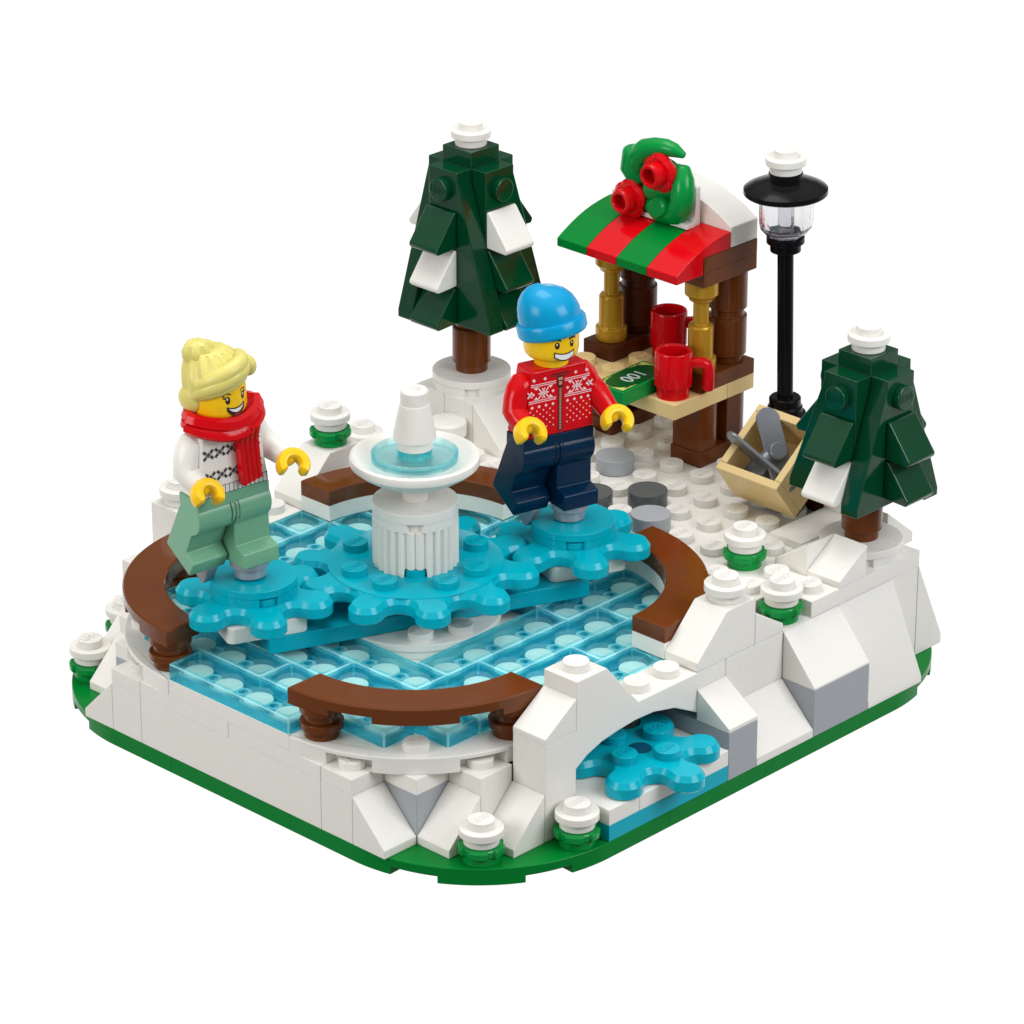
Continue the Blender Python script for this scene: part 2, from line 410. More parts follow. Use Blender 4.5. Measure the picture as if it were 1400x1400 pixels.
for back in (0, 1):
    f = mir if back else (lambda m: m)
    w = 'left' if back else 'front'
    near = 'left end of the rink wall' if back else 'front end of the rink wall'
    sbrick('snow_slope', 'white slope closing the %s, sloping toward the %s corner' % (near, w), 'snow slope', f(slope_y(0, 1, 3, 4, 0.4, 1.6, 0.2)), group=SG)
    sbrick('corner_brick', 'grey brick with white top wedged between two slopes at the %s corner' % w if not back else 'grey brick mostly hidden between white slopes at the left corner', 'brick',
           f(MB().box(1, 2.5, 3, 4.5, 0.4, 1.6)), LGREY)
    sbrick('corner_plate', 'small white plate capping the grey %s corner brick' % w, 'plate', f(MB().box(1, 2.5, 3, 4.5, 1.6, 1.99)))
    sbrick('snow_slope', 'middle white slope of the three at the %s corner, under a round stud' % w, 'snow slope', f(slope_x(1, 2, 2, 3, 0.4, 1.6, 0.2)), group=SG)
    sbrick('snow_block', 'white block with one stud behind the middle slope of the %s corner' % w, 'snow block',
           f(MB().box(2, 3, 2, 3, 0.4, 2.0).stud(2.5, 2.5, 2.0, h=0.19, logo=False)))
    sbrick('snow_slope', 'white slope at the foot of the %s arch column' % w, 'snow slope', f(slope_x(2, 3, 1, 2, 0.4, 1.6, 0.2)), group=SG)
    pts = [(3.008, 0.4), (3.992, 0.4), (4, 1.86), (4.35, 2.07), (4.83, 2.23), (5.37, 2.31), (5.93, 2.36), (6.55, 2.34), (7.26, 2.18), (8.02, 1.79), (8.5, 1.4), (8.8, 1.0), (8.992, 1.0),
           (8.992, 2.79), (6.03, 2.79), (5.77, 3.08), (5.49, 3.39), (5.21, 3.72), (4.97, 4.0), (4.0, 4.0), (4.0, 2.8), (3.008, 2.8)]
    am = MB().prism(pts, 'y', 1.004, 1.996)
    for sx in (6.5, 7.5): am.stud(sx, 1.5, 2.79, logo=False)
    am.stud(4.5, 1.5, 4.0, logo=False)
    sbrick('snow_arch', 'white arch over the blue stream with a studded pillar top' if not back else 'white arch wall behind the rink with a round cap on top', 'arch', f(am))
    if not back:
        sbrick('snow_slope', 'white slope resting on the arch column beside the front bench', 'snow slope', slope_x(3, 4, 1, 2, 2.8, 3.6, 0.14), group=SG)
    sbrick('snow_slope', 'steep white slope with flat top at the %s end of the rink edge' % ('back' if back else 'right'), 'snow slope',
           f(MB().prism([(8.008, 2.8), (8.008, 3.02), (9.0, 4.0), (9.992, 4.0), (9.992, 2.8)], 'y', 1.004, 1.996)), group=SG)
    sbrick('snow_slope', 'low white slope falling away beside the steep flat topped slope at the %s' % ('back' if back else 'right'), 'snow slope',
           f(slope_x(10, 11, 1, 2, 2.8, 3.6, 0.2, -1)), group=SG)
    sbrick('snow_block', 'smooth white wall block under the steep slope at the %s' % ('back' if back else 'right'), 'snow block', f(MB().box(9, 11, 1, 2, 0.41, 2.79)))
sbrick('snow_slope', 'small white slope over the grey brick at the right of the arch opening', 'snow slope', slope_y(8, 9, 0, 1, 1.6, 2.38, 0.1), group=SG)
sbrick('grey_brick', 'narrow grey brick standing at the right of the stream under the arch', 'brick', MB().box(8, 9, 0, 2, 0.4, 1.59).box(8, 9, 2, 5, 0.4, 1.99), LGREY)
sbrick('snow_slope', 'wide white slope between the two grey bricks on the right side', 'snow slope', slope_y(9, 11, 0, 1, 0.4, 1.6, 0.2), group=SG)
sbrick('grey_brick', 'wide grey brick under a white slope on the right side', 'brick', MB().box(11, 13, 0, 1, 0.4, 1.6), LGREY)
sbrick('snow_slope', 'white slope lying on the wide grey brick', 'snow slope', slope_y(11, 13, 0, 1, 1.6, 2.79, 0.05), group=SG)
sbrick('snow_slope', 'tall steep white slope at the far right of the right side', 'snow slope', slope_y(13, 15, 0, 1, 0.4, 2.79, 0.16), group=SG)
sbrick('snow_block', 'white wall block under the small tree', 'snow block', MB().box(11, 16, 1, 2, 0.43, 2.795, 0.012))
sbrick('snow_slope', 'tall white slope at the right corner turned away over the green base', 'snow slope', slope_x(16, 17, 1, 4, 0.405, 2.8, 0.25, -1), group=SG)
sbrick('snow_slope', 'white slope half hidden behind the trunk of the small tree', 'snow slope', slope_x(16, 17, 2, 4, 2.8, 3.85, 0.25, -1), group=SG)
sbrick('snow_slope', 'white cheese shaped slope in front of the small tree, facing the rink', 'snow slope', slope_x(13, 14, 1, 2, 3.2, 4.0, 0.16), group=SG)
sbrick('snow_slope', 'white slope seen from its side next to the one facing the rink', 'snow slope', slope_y(13, 14, 2, 3, 3.2, 4.0, 0.16, -1), group=SG)
sbrick('snow_tile', 'smooth low white tile between the small tree and the tan crate', 'tile', MB().box(14, 16, 3, 4, 3.2, 3.4))
sbrick('snow_block', 'white block under the round base of the tall tree', 'snow block', MB().box(13, 15, 14, 15, 3.2, 4.4).box(13, 15, 13, 14, 3.2, 4.4))
sbrick('snow_slope', 'white slope below the tall tree beside the figure in blue hat', 'snow slope', slope_y(13, 15, 12, 13, 3.2, 4.4, 0.2), group=SG)
sbrick('snow_lump', 'small round white piece beside the slope of the tall tree', 'snow lump', MB().lathe([(0.42, 3.2), (0.42, 3.55), (0.5, 3.57), (0.5, 3.9), (0.46, 3.95), (0.3, 3.97)], 12.6, 13.5))

# stream under the arch
solo('stream', 'flat azure plate of the stream running out under the white arch', 'stream', MB().box(4, 8, 0, 3, 0.4, 0.8), AZURE, kind='structure')
for x0, x1, lb in ((4, 5, 'white tile at the left of the stream, beside a snowy plant'), (5, 7, 'white middle tile under the blue cogged plate in the stream'), (7, 8, 'white tile at the right of the stream against the grey brick')):
    sbrick('snow_tile', lb, 'tile', MB().box(x0, x1, 0, 3, 0.8, 1.195))

# ------------------------------------------------------------------ benches
def bench(cx, cy, a0, legs, label):
    t = thing('curved_bench', label, 'bench', (cx+3.5*math.cos(R(a0+45)), cy+3.5*math.sin(R(a0+45)), 2.4 if legs else 3.2), group='curved brown benches around the rink')
    nt = [a0+23.2, a0+66.8]
    inner = arc(cx, cy, 3.0, a0+90, a0, 30)
    m = MB()
    if legs:
        m.cprism(arc(cx, cy, 4, a0, a0+90, 40)+inner, 3.36, 3.6, 0.035)
        lowo = notch_arc(cx, cy, 4, a0, a0+90, nt, 0.45, 7.0)
        m.prism(lowo+inner, 'z', 3.2, 3.36, True)
    else:
        m.cprism(arc(cx, cy, 4, a0, a0+90, 40)+inner, 3.2, 3.6, 0.035)
    part('seat', m, BROWN, t, 0.02)
    for lx, ly in legs:
        lm = MB()
        for z in (2.4, 2.8):
            lm.lathe([(0.4, z+0.002), (0.4, z+0.2), (0.5, z+0.22), (0.5, z+0.398)], lx, ly, 28)
        part('leg', lm, BROWN, t, 0.018)
bench(4, 6, 180, [(0.55, 5.5), (3.5, 2.55)], 'curved brown bench at the front of the rink, standing on two round legs')
bench(4, 10, 90, [(0.55, 10.5), (3.5, 13.45)], 'curved brown bench at the left of the rink behind the skater with scarf')
bench(8, 6, 270, [], 'curved brown bench lying on the snow at the right of the rink')
bench(8, 10, 0, [], 'curved brown bench behind the fountain on a white ledge')

# ------------------------------------------------------------------ round plates and plants
def round_plate(m, x, y, z, logo=True):
    m.lathe([(0.4, z+0.002), (0.4, z+0.19), (0.5, z+0.21), (0.5, z+0.4)], x, y, 30)
    m.stud(x, y, z+0.4, logo=logo); return m
def plant(x, y, z, label):
    t = thing('snowy_plant', label, 'plant', (x, y, z), group='small green plants capped with snow')
    g = MB().lathe([(0.41, z), (0.41, z+0.24), (0.44, z+0.26)], x, y, 28)
    pet = lambda a, zz: 1.0 if math.cos(5*a) > -0.72 else 0.87
    g.lathe([(0.43, z+0.19), (0.5, z+0.215), (0.52, z+0.24), (0.52, z+0.37), (0.49, z+0.40), (0.43, z+0.41)], x, y, 90, True, pet)
    part('leaf_collar', g, GREENL, t, 0.012)
    part('snow_cap', round_plate(MB(), x, y, z+0.42, True), WHITE, t, 0.025)
plant(1.5, 1.5, 0.4, 'snow capped green plant on the green base at the front corner, between white slopes')
plant(3.5, 0.5, 0.4, 'snow capped green plant at the left of the stream mouth below the arch')
plant(1.5, 14.5, 0.4, 'snow capped green plant standing alone at the far left corner of the base')
plant(3.5, 15.5, 0.4, 'snow capped plant mostly hidden behind the white slope of the left corner')
plant(11.5, 1.5, 2.8, 'snow capped plant sunk in a gap above the wide grey brick')
plant(12.5, 3.5, 3.2, 'snow capped plant among the white studs beside the right bench')
plant(9.5, 14.5, 4.0, 'snow capped plant on a white block left of the fountain bowl')
plant(11.5, 15.4, 2.62, 'snow capped plant barely showing behind the fountain bowl')
solo('round_snow_cap', 'white round plate on top of the steep slope beside the right bench', 'round plate', round_plate(MB(), 9.5, 1.5, 4.0), WHITE, 'loose white round plates')
solo('round_snow_cap', 'white round plate on the tall block behind the skater with scarf', 'round plate', round_plate(MB(), 4.5, 14.5, 4.0), WHITE, 'loose white round plates')

# stepping stones
for x, y, mt, lb in ((14.5, 9.5, LGREY, 'light grey round stepping stone in front of the stall counter'), (13.5, 7.5, DGREY, 'dark grey round stepping stone in the middle of the studs'),
                     (12.5, 6.5, LGREY, 'light grey round stepping stone next to the right bench'), (12.5, 8.4, DGREY, 'dark grey round stepping stone partly behind the leg of the figure in navy trousers')):
    solo('stepping_stone', lb, 'stepping stone', MB().lathe([(0.46, 3.2), (0.49, 3.22), (0.49, 3.6)], x, y, 36), mt, 'grey round stepping stones', 0.035)

# ------------------------------------------------------------------ turning arm, cogged plates
AR = R(-22.9)
arm = thing('turning_arm', 'long azure arm under the cogged plates, turning about the fountain', 'turning arm', (6, 8, 2.4), (0, 0, AR))
LOC[arm.name] = (0, 0, 2.4)
hub = MB().lathe([(1.95, 2.402), (1.95, 2.6), (2.0, 2.62), (2.0, 2.79)], 0, 0, 64)
for i in range(4):
    for j in range(4):
        if (i in (0, 3)) and (j in (0, 3)): continue
        hub.stud(i-1.5, j-1.5, 2.79)
part('hub_plate', hub, WHITE, arm)
part('arm_plate', MB().box(-4, 4, -1, 1, 2.8, 3.2), AZURE, arm)
for sx, wd in ((-4, 0.97), (4.08, 0.82)):
    rc = 0.18
    x0, x1, y0, y1 = sx-0.98, sx+0.98, -wd, 0.97
    poly = arc(x0+rc, y0+rc, rc, 180, 270, 6)+arc(x1-rc, y0+rc, rc, 270, 360, 6)+arc(x1-rc, y1-rc, rc, 0, 90, 6)+arc(x0+rc, y1-rc, rc, 90, 180, 6)
    part('slider_block', MB().prism(poly, 'z', 3.2, 3.6), WHITE, arm, 0.03)

def cog_outline(n, rmin, rmax, ph, N, off=0.0):
    """rounded teeth: tip circles joined to valley circles tangentially"""
    h = PI/n; pt = 0.43 if n < 8 else 0.41
    rt = rmax-pt; k = rmin-pt
    rv = (rt*rt-k*k)/(2*(rt*math.cos(h)-k)); pv = rv-rmin
    tx, ty = rt, 0.0; vx, vy = rv*math.cos(h), rv*math.sin(h)
    a_t = math.atan2(vy-ty, vx-tx)                  # direction tip centre -> valley centre
    m = N//(4*n)
    half = [(tx+pt*math.cos(a_t*i/m), ty+pt*math.sin(a_t*i/m)) for i in range(m)]
    b0 = math.atan2(ty-vy, tx-vx); b1 = h+PI
    if b0 < 0: b0 += 2*PI
    half += [(vx+pv*math.cos(b0+(b1-b0)*i/m), vy+pv*math.sin(b0+(b1-b0)*i/m)) for i in range(m)]
    half.append((rmin*math.cos(h), rmin*math.sin(h)))
    tooth = [(x, -y) for x, y in half[::-1]][:-1]+half[:-1]
    pts = []
    for t in range(n):
        a = ph+2*PI*t/n; c, q = math.cos(a), math.sin(a)
        pts += [(c*x-q*y, q*x+c*y) for x, y in tooth]
    L = len(pts)
    if off:
        o = []
        for i in range(L):
            ax, ay = pts[i-1]; bx, by = pts[(i+1) % L]; d = math.hypot(bx-ax, by-ay)
            o.append((pts[i][0]-(by-ay)/d*off, pts[i][1]+(bx-ax)/d*off))
        pts = o
    return pts
def cog(n, rmin, rmax, ph, x, y, z, N):
    m = MB(); rings = []
    for zz, off in ((z, 0.04), (z+0.04, 0.0), (z+0.27, 0.0), (z+0.4, 0.09)):
        rings.append([(x+a, y+b, zz) for a, b in cog_outline(n, rmin, rmax, ph, N, off)])
    vs = sum(rings, []); f = []; N = len(rings[0])
    for k in range(len(rings)-1):
        f += [(k*N+i, k*N+(i+1) % N, (k+1)*N+(i+1) % N, (k+1)*N+i) for i in range(N)]
    f += [tuple(range(N))[::-1], tuple(range(3*N, 4*N))]
    return m.add(vs, f, True)
big = thing('cogged_plate', 'large azure cogged plate with studs under the fountain', 'cogged plate', (6, 8, 3.6), group='azure cogged plates')
part('cog', cog(10, 2.1, 2.9, R(-90), 6, 8, 3.6, 320), AZURE, big, 0)
gd = MB().lathe([(2.06, 3.99), (2.06, 4.015), (2.03, 4.03)], 6, 8, 72, True)
for i in range(4):
    for j in range(4):
        if (i in (0, 3)) and (j in (0, 3)): continue
        gd.stud(6+i-1.5, 8+j-1.5, 4.02)
part('stud_disc', gd, AZURE, big, 0.018)
for ang, lb in ((180, 'azure cogged plate carrying the skater with red scarf'), (0, 'azure cogged plate carrying the skater with blue hat')):
    k = -1 if ang else 1
    x, y = 6+k*4.0*math.cos(AR), 8+k*4.0*math.sin(AR)
    t = thing('cogged_plate', lb, 'cogged plate', (x, y, 3.6), group='azure cogged plates')
    part('cog', cog(6, 1.1, 1.87, 0, x, y, 3.6, 192), AZURE, t, 0)
    na = -113 if ang else -134
    dm = MB().prism([(x+a, y+b) for a, b in arc(0, 0, 1.0, 0, 360, 63)[:-1]], 'z', 4.21, 4.4)
    dm.prism([(x+a, y+b) for a, b in notch_arc(0, 0, 0.998, 0, 360, [na], 0.12, 13, 120)[:-1]], 'z', 4.0, 4.212, True)
    dm.cyl(x+0.71*math.cos(R(na)), y+0.71*math.sin(R(na)), 4.0, 4.17, 0.27, 20)
    part('turning_disc', dm, AZURE, t, 0.02)
small = thing('cogged_plate', 'small azure cogged plate with four studs lying in the stream under the arch', 'cogged plate', (6.1, 1.0, 1.2), group='azure cogged plates')
sm = cog(6, 1.05, 1.86, R(-92), 6.1, 1.0, 1.2, 192)
for k in range(4):
    a = R(12+90*k); sm.stud(6.1+0.7*math.cos(a), 1+0.7*math.sin(a), 1.6)
part('cog', sm, AZURE, small, 0.018)
part('axle_hole_shade', MB().lathe([(0.27, 1.595), (0.27, 1.606)], 6.1, 1.0, 24, True), plastic('deep_azure_shade', (0.0, 0.07, 0.13, 1), 0.5), small, 0)  # flat dark disc on the cog paints the shade inside the hole

# ------------------------------------------------------------------ fountain
fo = thing('fountain', 'white fountain with fluted pillar, wide bowl and clear blue water disc', 'fountain', (6, 8, 4.02))
N = 336; fm = MB()
bot = []; top = []
for i in range(N):
    a = 2*PI*i/N; r = 0.93+0.08*abs(math.cos(14*a))
    da = abs(((math.degrees(a)-225+180) % 360)-180)
    bot.append((6+r*math.cos(a), 8+r*math.sin(a), 4.235 if da < 15.5 else 4.03)); top.append((6+r*math.cos(a), 8+r*math.sin(a), 5.15))
fm.add(bot+top, [(i, (i+1) % N, N+(i+1) % N, N+i) for i in range(N)]+[tuple(range(N, 2*N))], True)
fm.cyl(6, 8, 4.03, 4.9, 0.62, 32, True)
part('pillar', fm, WHITE, fo, 0)
cap = MB().prism([(6+a, 8+b) for a, b in arc(0, 0, 1.0, 0, 360, 71)[:-1]], 'z', 5.36, 5.6)
cap.prism([(6+a, 8+b) for a, b in notch_arc(0, 0, 0.998, 0, 360, [225], 0.12, 12, 120)[:-1]], 'z', 5.15, 5.362, True)
cap.lathe([(0.3, 5.6), (0.3, 5.8), (0.33, 5.8), (0.33, 6.02)], 6, 8, 28)
part('pillar_cap', cap, WHITE, fo)
bowl = MB().lathe([(0.34, 5.95), (0.6, 6.02), (1.05, 6.2), (1.36, 6.4), (1.5, 6.52), (1.52, 6.62), (1.5, 6.7), (1.44, 6.73), (1.36, 6.7), (1.15, 6.52), (0.8, 6.42), (0, 6.4)], 6, 8, 72, True)
part('bowl', bowl, WHITE, fo, 0)
wd = MB().lathe([(0.36, 6.60), (0.9, 6.64), (0.95, 6.58), (1.0, 6.60), (1.01, 6.78), (0.97, 6.80), (0.93, 6.69), (0.44, 6.645), (0.4, 6.68), (0.4, 6.92), (0.24, 6.92), (0.24, 6.62)], 6, 8, 64, True)
part('water_disc', wd, WATER, fo, 0)
sp = MB().lathe([(0.22, 6.62), (0.22, 6.9), (0.42, 6.9), (0.42, 7.12), (0.5, 7.14), (0.5, 7.22), (0.345, 7.98), (0.325, 8.0), (0.325, 8.3), (0.29, 8.34), (0.17, 8.34), (0.15, 8.26)], 6, 8, 36, True)
part('spout', sp, WHITE, fo, 0)

# ------------------------------------------------------------------ trees
def tree(x, y, zb, trunk_h, top, rows, cols, ccw, label):
    t = thing('toy_tree', label, 'tree', (x, y, zb), group='dark green toy trees')
    sb = MB().prism([(x+a, y+b) for a, b in arc(0, 0, 1.0, 0, 360, 71)[:-1]], 'z', zb-0.19, zb)
    sb.prism([(x+a, y+b) for a, b in notch_arc(0, 0, 0.998, 0, 360, [225], 0.12, 10, 120)[:-1]], 'z', zb-0.4, zb-0.188, True)
    part('snow_base', sb, WHITE, t)
    part('trunk', MB().lathe([(0.41, zb), (0.41, zb+0.22), (0.49, zb+0.24), (0.49, zb+trunk_h-0.04), (0.45, zb+trunk_h)], x, y, 32).cyl(x, y, zb+trunk_h, top-2, 0.42, 20), BROWN, t)
    b = zb+trunk_h if False else top-(4.0 if rows == 3 else 3.2)
    part('core', MB().box(x-0.5, x+0.5, y-0.5, y+0.5, b+0.1, top), DKGREEN, t)
    part('top_block', MB().box(x-0.5, x+0.5, y-0.5, y+0.5, top, top+0.4, 0.002), DKGREEN, t)
    part('snow_cap', round_plate(MB(), x, y, top+0.4, False), WHITE, t, 0.025)
    run = 1.12 if rows == 3 else 0.95
    for k in range(4):
        M = Matrix.Translation((x, y, 0)) @ Matrix.Rotation(PI/2*k, 4, 'Z')
        # face panel on the -x side of the local frame, outer face at x=-1.0, sloping edge toward -y (ccw) or +y
        s = -1 if ccw else 1
        ed = lambda z: 0.5+run*(top-0.22-z)/(top-0.42-b)
        slot = [(ed(b+0.72)*s, b+0.72), ((ed(b+0.72)-0.34)*s, b+0.72), ((ed(b+0.72)-0.34)*s, b+0.3), (ed(b+0.3)*s, b+0.3)]
        fin = MB().prism([(-0.495*s, top), (0.495*s, top), (0.495*s, top-0.22)]+[((0.5+run)*s, b+0.2), ((0.5+run)*s, b), (-0.495*s, b)], 'x', -1.0, -0.502)
        f2 = MB().merge(fin, M)
        st = MB().lathe([(0.3, 0), (0.3, 0.19)], 0, 0, 24)
        st.merge(LOGO, Matrix.Translation((0, 0, 0.19)) @ Matrix.Rotation(-PI/2, 4, 'Z'), True)
        SM = M @ Matrix.Translation((-0.995, 0, top-0.52)) @ Matrix.Rotation(-PI/2, 4, 'Y')
        f2.merge(st, SM)
        fo_ = part('branch_panel', f2, DKGREEN, t, 0.025)
        for r in range(rows):
            zt = top-1.0-r
            lf = MB().prism([(-1.005, zt-0.02), (-1.09, zt-0.02), (-1.72, zt-0.86), (-1.72, zt-0.93), (-1.66, zt-1.0), (-1.005, zt-0.97)], 'y', -0.49, 0.49)
            mt = WHITE if cols[k][r] else DKGREEN
            part('branch', MB().merge(lf, M), mt, t, 0.04, label='white snowy branch' if cols[k][r] else None)
# sides in order: -x, -y, +x, +y
tree(14, 14, 4.8, 1.2, 10.4, 3, [(0, 1, 0), (1, 0, 0), (0, 1, 0), (1, 0, 0)], True, 'tall dark green tree with three rows of branches behind the figure in blue hat')
tree(15, 2, 3.6, 1.2, 8.0, 2, [(0, 1), (0, 0), (0, 0), (0, 0)], False, 'shorter dark green tree with two rows of branches at the right')

# ------------------------------------------------------------------ market stall
stall = thing('market_stall', 'brown and tan market stall with striped red and green awning', 'market stall', (17, 10, 3.2))
for y0 in (8, 11):
    part('foot_plate', MB().box(16, 18, y0, y0+1, 3.2, 3.6), BROWN, stall)
    for x in (16.5, 17.5):
        part('post', MB().lathe([(0.46, 3.6), (0.46, 4.8)], x, y0+0.5, 28).box(x-0.47, x+0.0, y0+0.04, y0+0.96, 3.6, 4.8, 0), BROWN, stall)
    part('upper_plate', MB().box(16, 18, y0, y0+1, 5.2, 5.6), BROWN if y0 == 8 else DKBROWN_SHADE, stall)  # left plate and back post: darker brown stands in for shadow
    part('back_post', MB().lathe([(0.42, 5.6), (0.42, 5.78), (0.49, 5.8), (0.49, 6.8), (0.42, 6.82), (0.42, 7.0), (0.49, 7.02), (0.49, 8.0)], 17.5, y0+0.5, 32), BROWN if y0 == 8 else DKBROWN_SHADE, stall)
    gp = MB().lathe([(0.38, 5.6), (0.4, 5.64), (0.4, 5.94), (0.32, 5.98), (0.32, 6.76), (0.28, 6.82), (0.2, 6.84), (0.2, 7.42), (0.3, 7.46), (0.34, 7.56), (0.42, 7.62), (0.42, 7.99)], 16.5, y0+0.5, 32)
    part('gold_post', gp, GOLD, stall, 0.015)
    part('beam', MB().box(16, 18, y0, y0+1, 8.0, 8.4).box(16, 18, y0, y0+1, 8.4, 8.8), BROWN, stall)
cn = MB().box(15, 17, 8, 12, 4.8, 5.2)
for sx, sy in ((15.5, 10.5), (15.5, 11.5), (16.5, 10.5), (16.5, 9.5), (15.5, 9.5)): cn.stud(sx, sy, 5.2)
part('counter', cn, TAN, stall)
part('counter', MB().box(17, 18, 8, 12, 4.8, 5.2), TAN, stall)
part('ceiling_plate', MB().box(16, 18, 9, 11, 8.4, 8.79), DKBROWN_SHADE, stall)
prof = [(15.0, 8.36), (15.0, 8.58), (15.25, 8.72), (15.5, 8.85), (15.75, 8.96), (16, 9.05), (16.25, 9.12), (16.5, 9.17), (16.75, 9.21), (16.99, 9.23), (16.99, 8.802), (15.98, 8.802), (15.98, 8.36)]
for k in range(4):
    part('awning_strip', MB().prism(prof, 'y', 8+k+0.006, 9+k-0.006), RED if k % 2 == 0 else GREEN, stall, 0.02)
rp = [(8.006, 8.802), (8.006, 9.33), (8.4, 9.56), (8.8, 9.735), (9.2, 9.87), (9.6, 9.96), (9.995, 10.0)]
for h in (0, 1):
    pp = rp+[(9.995, 8.802)]
    if h: pp = [(20-a, b) for a, b in pp]
    part('snowy_roof', MB().prism(pp, 'x', 17.0, 17.99), WHITE, stall, 0.025)
part('bracket', MB().box(16.72, 16.9, 8.94, 10.95, 9.18, 10.2).box(16.4, 16.72, 8.94, 10.95, 9.18, 9.3), WHITE, stall)

# wreath fixed on the stall: leaves, two red flowers
wr = thing('wreath', 'green leaf wreath with two red flowers on top of the stall awning', 'wreath', (16.6, 9.95, 10.0))
def face_neg_x(x, y, z): return Matrix.Translation((x, y, z)) @ Matrix.Rotation(-PI/2, 4, 'Y')   # local z -> -x, local x -> +z, local y stays
wm = MB()
wm.lathe([(0.74, 0), (0.8, 0.06), (0.76, 0.18), (0.5, 0.24), (0, 0.26)], 0, 0, 40, True, None, face_neg_x(16.7, 9.85, 10.0))
def leaf(cy, cz, ang, ln, wdt, th, curl, x0=16.5):
    n = 14; vs = []; f = []
    for i in range(n+1):
        s = i/n; w = wdt*math.sin(PI*(0.12+0.88*s))**0.6*(1 if s < .55 else 1-0.25*((s-.55)/.45)**2); 
        if i == n: w = 0.03
        for (dw, dx) in ((-w, 0), (-w*.5, -0.12), (0, -0.17), (w*.5, -0.12), (w, 0), (0, 0.08)):
            ly, lz = s*ln, dw
            a = ang
            vs.append((x0+dx-curl*s*s, cy-(math.cos(a)*ly-math.sin(a)*lz), cz+math.sin(a)*ly+math.cos(a)*lz))
    for i in range(n):
        for k in range(6):
            f.append((i*6+k, i*6+(k+1) % 6, (i+1)*6+(k+1) % 6, (i+1)*6+k))
    f += [tuple(range(6))[::-1], tuple(range(n*6, n*6+6))]
    return MB().add(vs, f, True)
# angle measured in the picture plane of the wreath: 0 = toward -y, 90 = up
def sprig(pts, rad, x): wm.merge(MB().tube([(x+dx, y_, z_) for y_, z_, dx in pts], rad, 20))
sprig([(10.7, 10.4, 0), (10.62, 10.7, -.02), (10.38, 10.92, -.02), (10.1, 11.03, 0), (9.75, 11.1, .02), (9.5, 11.08, .05), (9.27, 11.0, .1)], [.28, .3, .28, .25, .22, .18, .09], 16.5)
sprig([(10.8, 10.75, 0), (10.82, 10.35, 0), (10.68, 10.05, .05)], [.3, .34, .28], 16.5)
sprig([(9.3, 10.62, .12), (9.22, 10.4, .06), (9.17, 10.1, 0), (9.2, 9.75, 0), (9.38, 9.5, 0), (9.7, 9.38, .05)], [.2, .27, .31, .32, .31, .27], 16.5)
sprig([(9.4, 10.6, .1), (9.5, 10.2, .1), (10.2, 9.9, .1)], [.2, .35, .35], 16.5)
sprig([(9.5, 9.5, 0), (9.9, 9.42, 0.03), (10.25, 9.55, .08)], [.3, .3, .26], 16.5)
for (yy, zz, rr) in ((9.72, 9.64, 0.27),):
    wm.lathe([(rr, 0), (rr, 0.42), (rr*0.85, 0.5), (0, 0.51)], 0, 0, 26, True, None, face_neg_x(16.6, yy, zz))
part('leaf_sprig', wm, GREENL, wr, 0)
def flower(x, y, z):
    M = face_neg_x(x, y, z)
    m = MB()
    m.lathe([(0.36, -0.1), (0.47, 0.02), (0.5, 0.16), (0.4, 0.24)], 0, 0, 60, True, lambda a, zz: 0.93+0.11*abs(math.cos(2.5*a)), M)
    m.lathe([(0.31, 0.1), (0.31, 0.5), (0.28, 0.54), (0.21, 0.54), (0.19, 0.5), (0.19, 0.24), (0, 0.23)], 0, 0, 30, True, None, M)
    return m
part('flower', flower(16.42, 9.76, 10.5), RED, wr, 0)
part('flower', flower(16.42, 10.72, 9.6), RED, wr, 0)

# mugs and banknote
def mug(x, y, z, ang, label):
    t = thing('mug', label, 'mug', (x, y, z), (0, 0, 0), 'red mugs on the stall counter')
    part('cup', MB().lathe([(0.41, z), (0.41, z+0.28), (0.47, z+0.31), (0.47, z+1.16), (0.45, z+1.2), (0.4, z+1.2), (0.37, z+1.16), (0.36, z+0.5), (0, z+0.48)], x, y, 40, True), RED, t, 0)
    c, s = math.cos(ang), math.sin(ang)
    hp = [(0.42, 0.86), (0.62, 0.87), (0.74, 0.86), (0.82, 0.8), (0.86, 0.7), (0.87, 0.55), (0.87, 0.2)]
    part('handle', MB().tube([(x+c*r, y+s*r, z+h) for r, h in hp], [0.15, 0.15, 0.15, 0.15, 0.15, 0.15, 0.15], 16), RED, t, 0)
mug(15.5, 8.5, 5.2, R(-47), 'red mug on the front corner of the tan stall counter, beside the banknote')
mug(17.45, 10.4, 5.2, R(-47), 'red mug standing further back inside the stall between the posts')
bn = thing('banknote', 'green banknote tile printed 100 lying on the stall counter', 'banknote', (15.0, 9.39, 5.205), (0, 0, R(3.3)))
part('note', MB().box(-1, 1, -0.5, 0.5, 0, 0.39, 0.012), GREENL, bn, 0.02, True)
zt = 0.391
def flat(pts, z, th=0.004): return MB().prism(pts, 'z', z, z+th, True)
part('dark_panel', flat([(-0.93, -0.44), (0.93, -0.44), (0.93, 0.44), (-0.93, 0.44)], zt), INKGR, bn, 0, True)
cp = MB()
for sx in (-1, 1):
    for sy in (-1, 1):
        q = [(0.9, 0.41), (0.32, 0.41), (0.5, 0.385), (0.66, 0.33), (0.78, 0.24), (0.86, 0.12), (0.9, 0.0)]
        q = [(sx*a, sy*b) for a, b in q]
        cp.merge(flat(q, zt+0.004))
part('corner_print', cp, INKL, bn, 0, True)
tm = text_mesh('100', 0.52, 0.002, 0.004, 3)
part('numeral', MB().merge(tm, Matrix.Translation((0.0, 0, zt+0.008)) @ Matrix.Rotation(PI, 4, 'Z') @ Matrix.Diagonal((1.0, 1.05, 1, 1))), INKS, bn, 0, True)
t2 = MB()
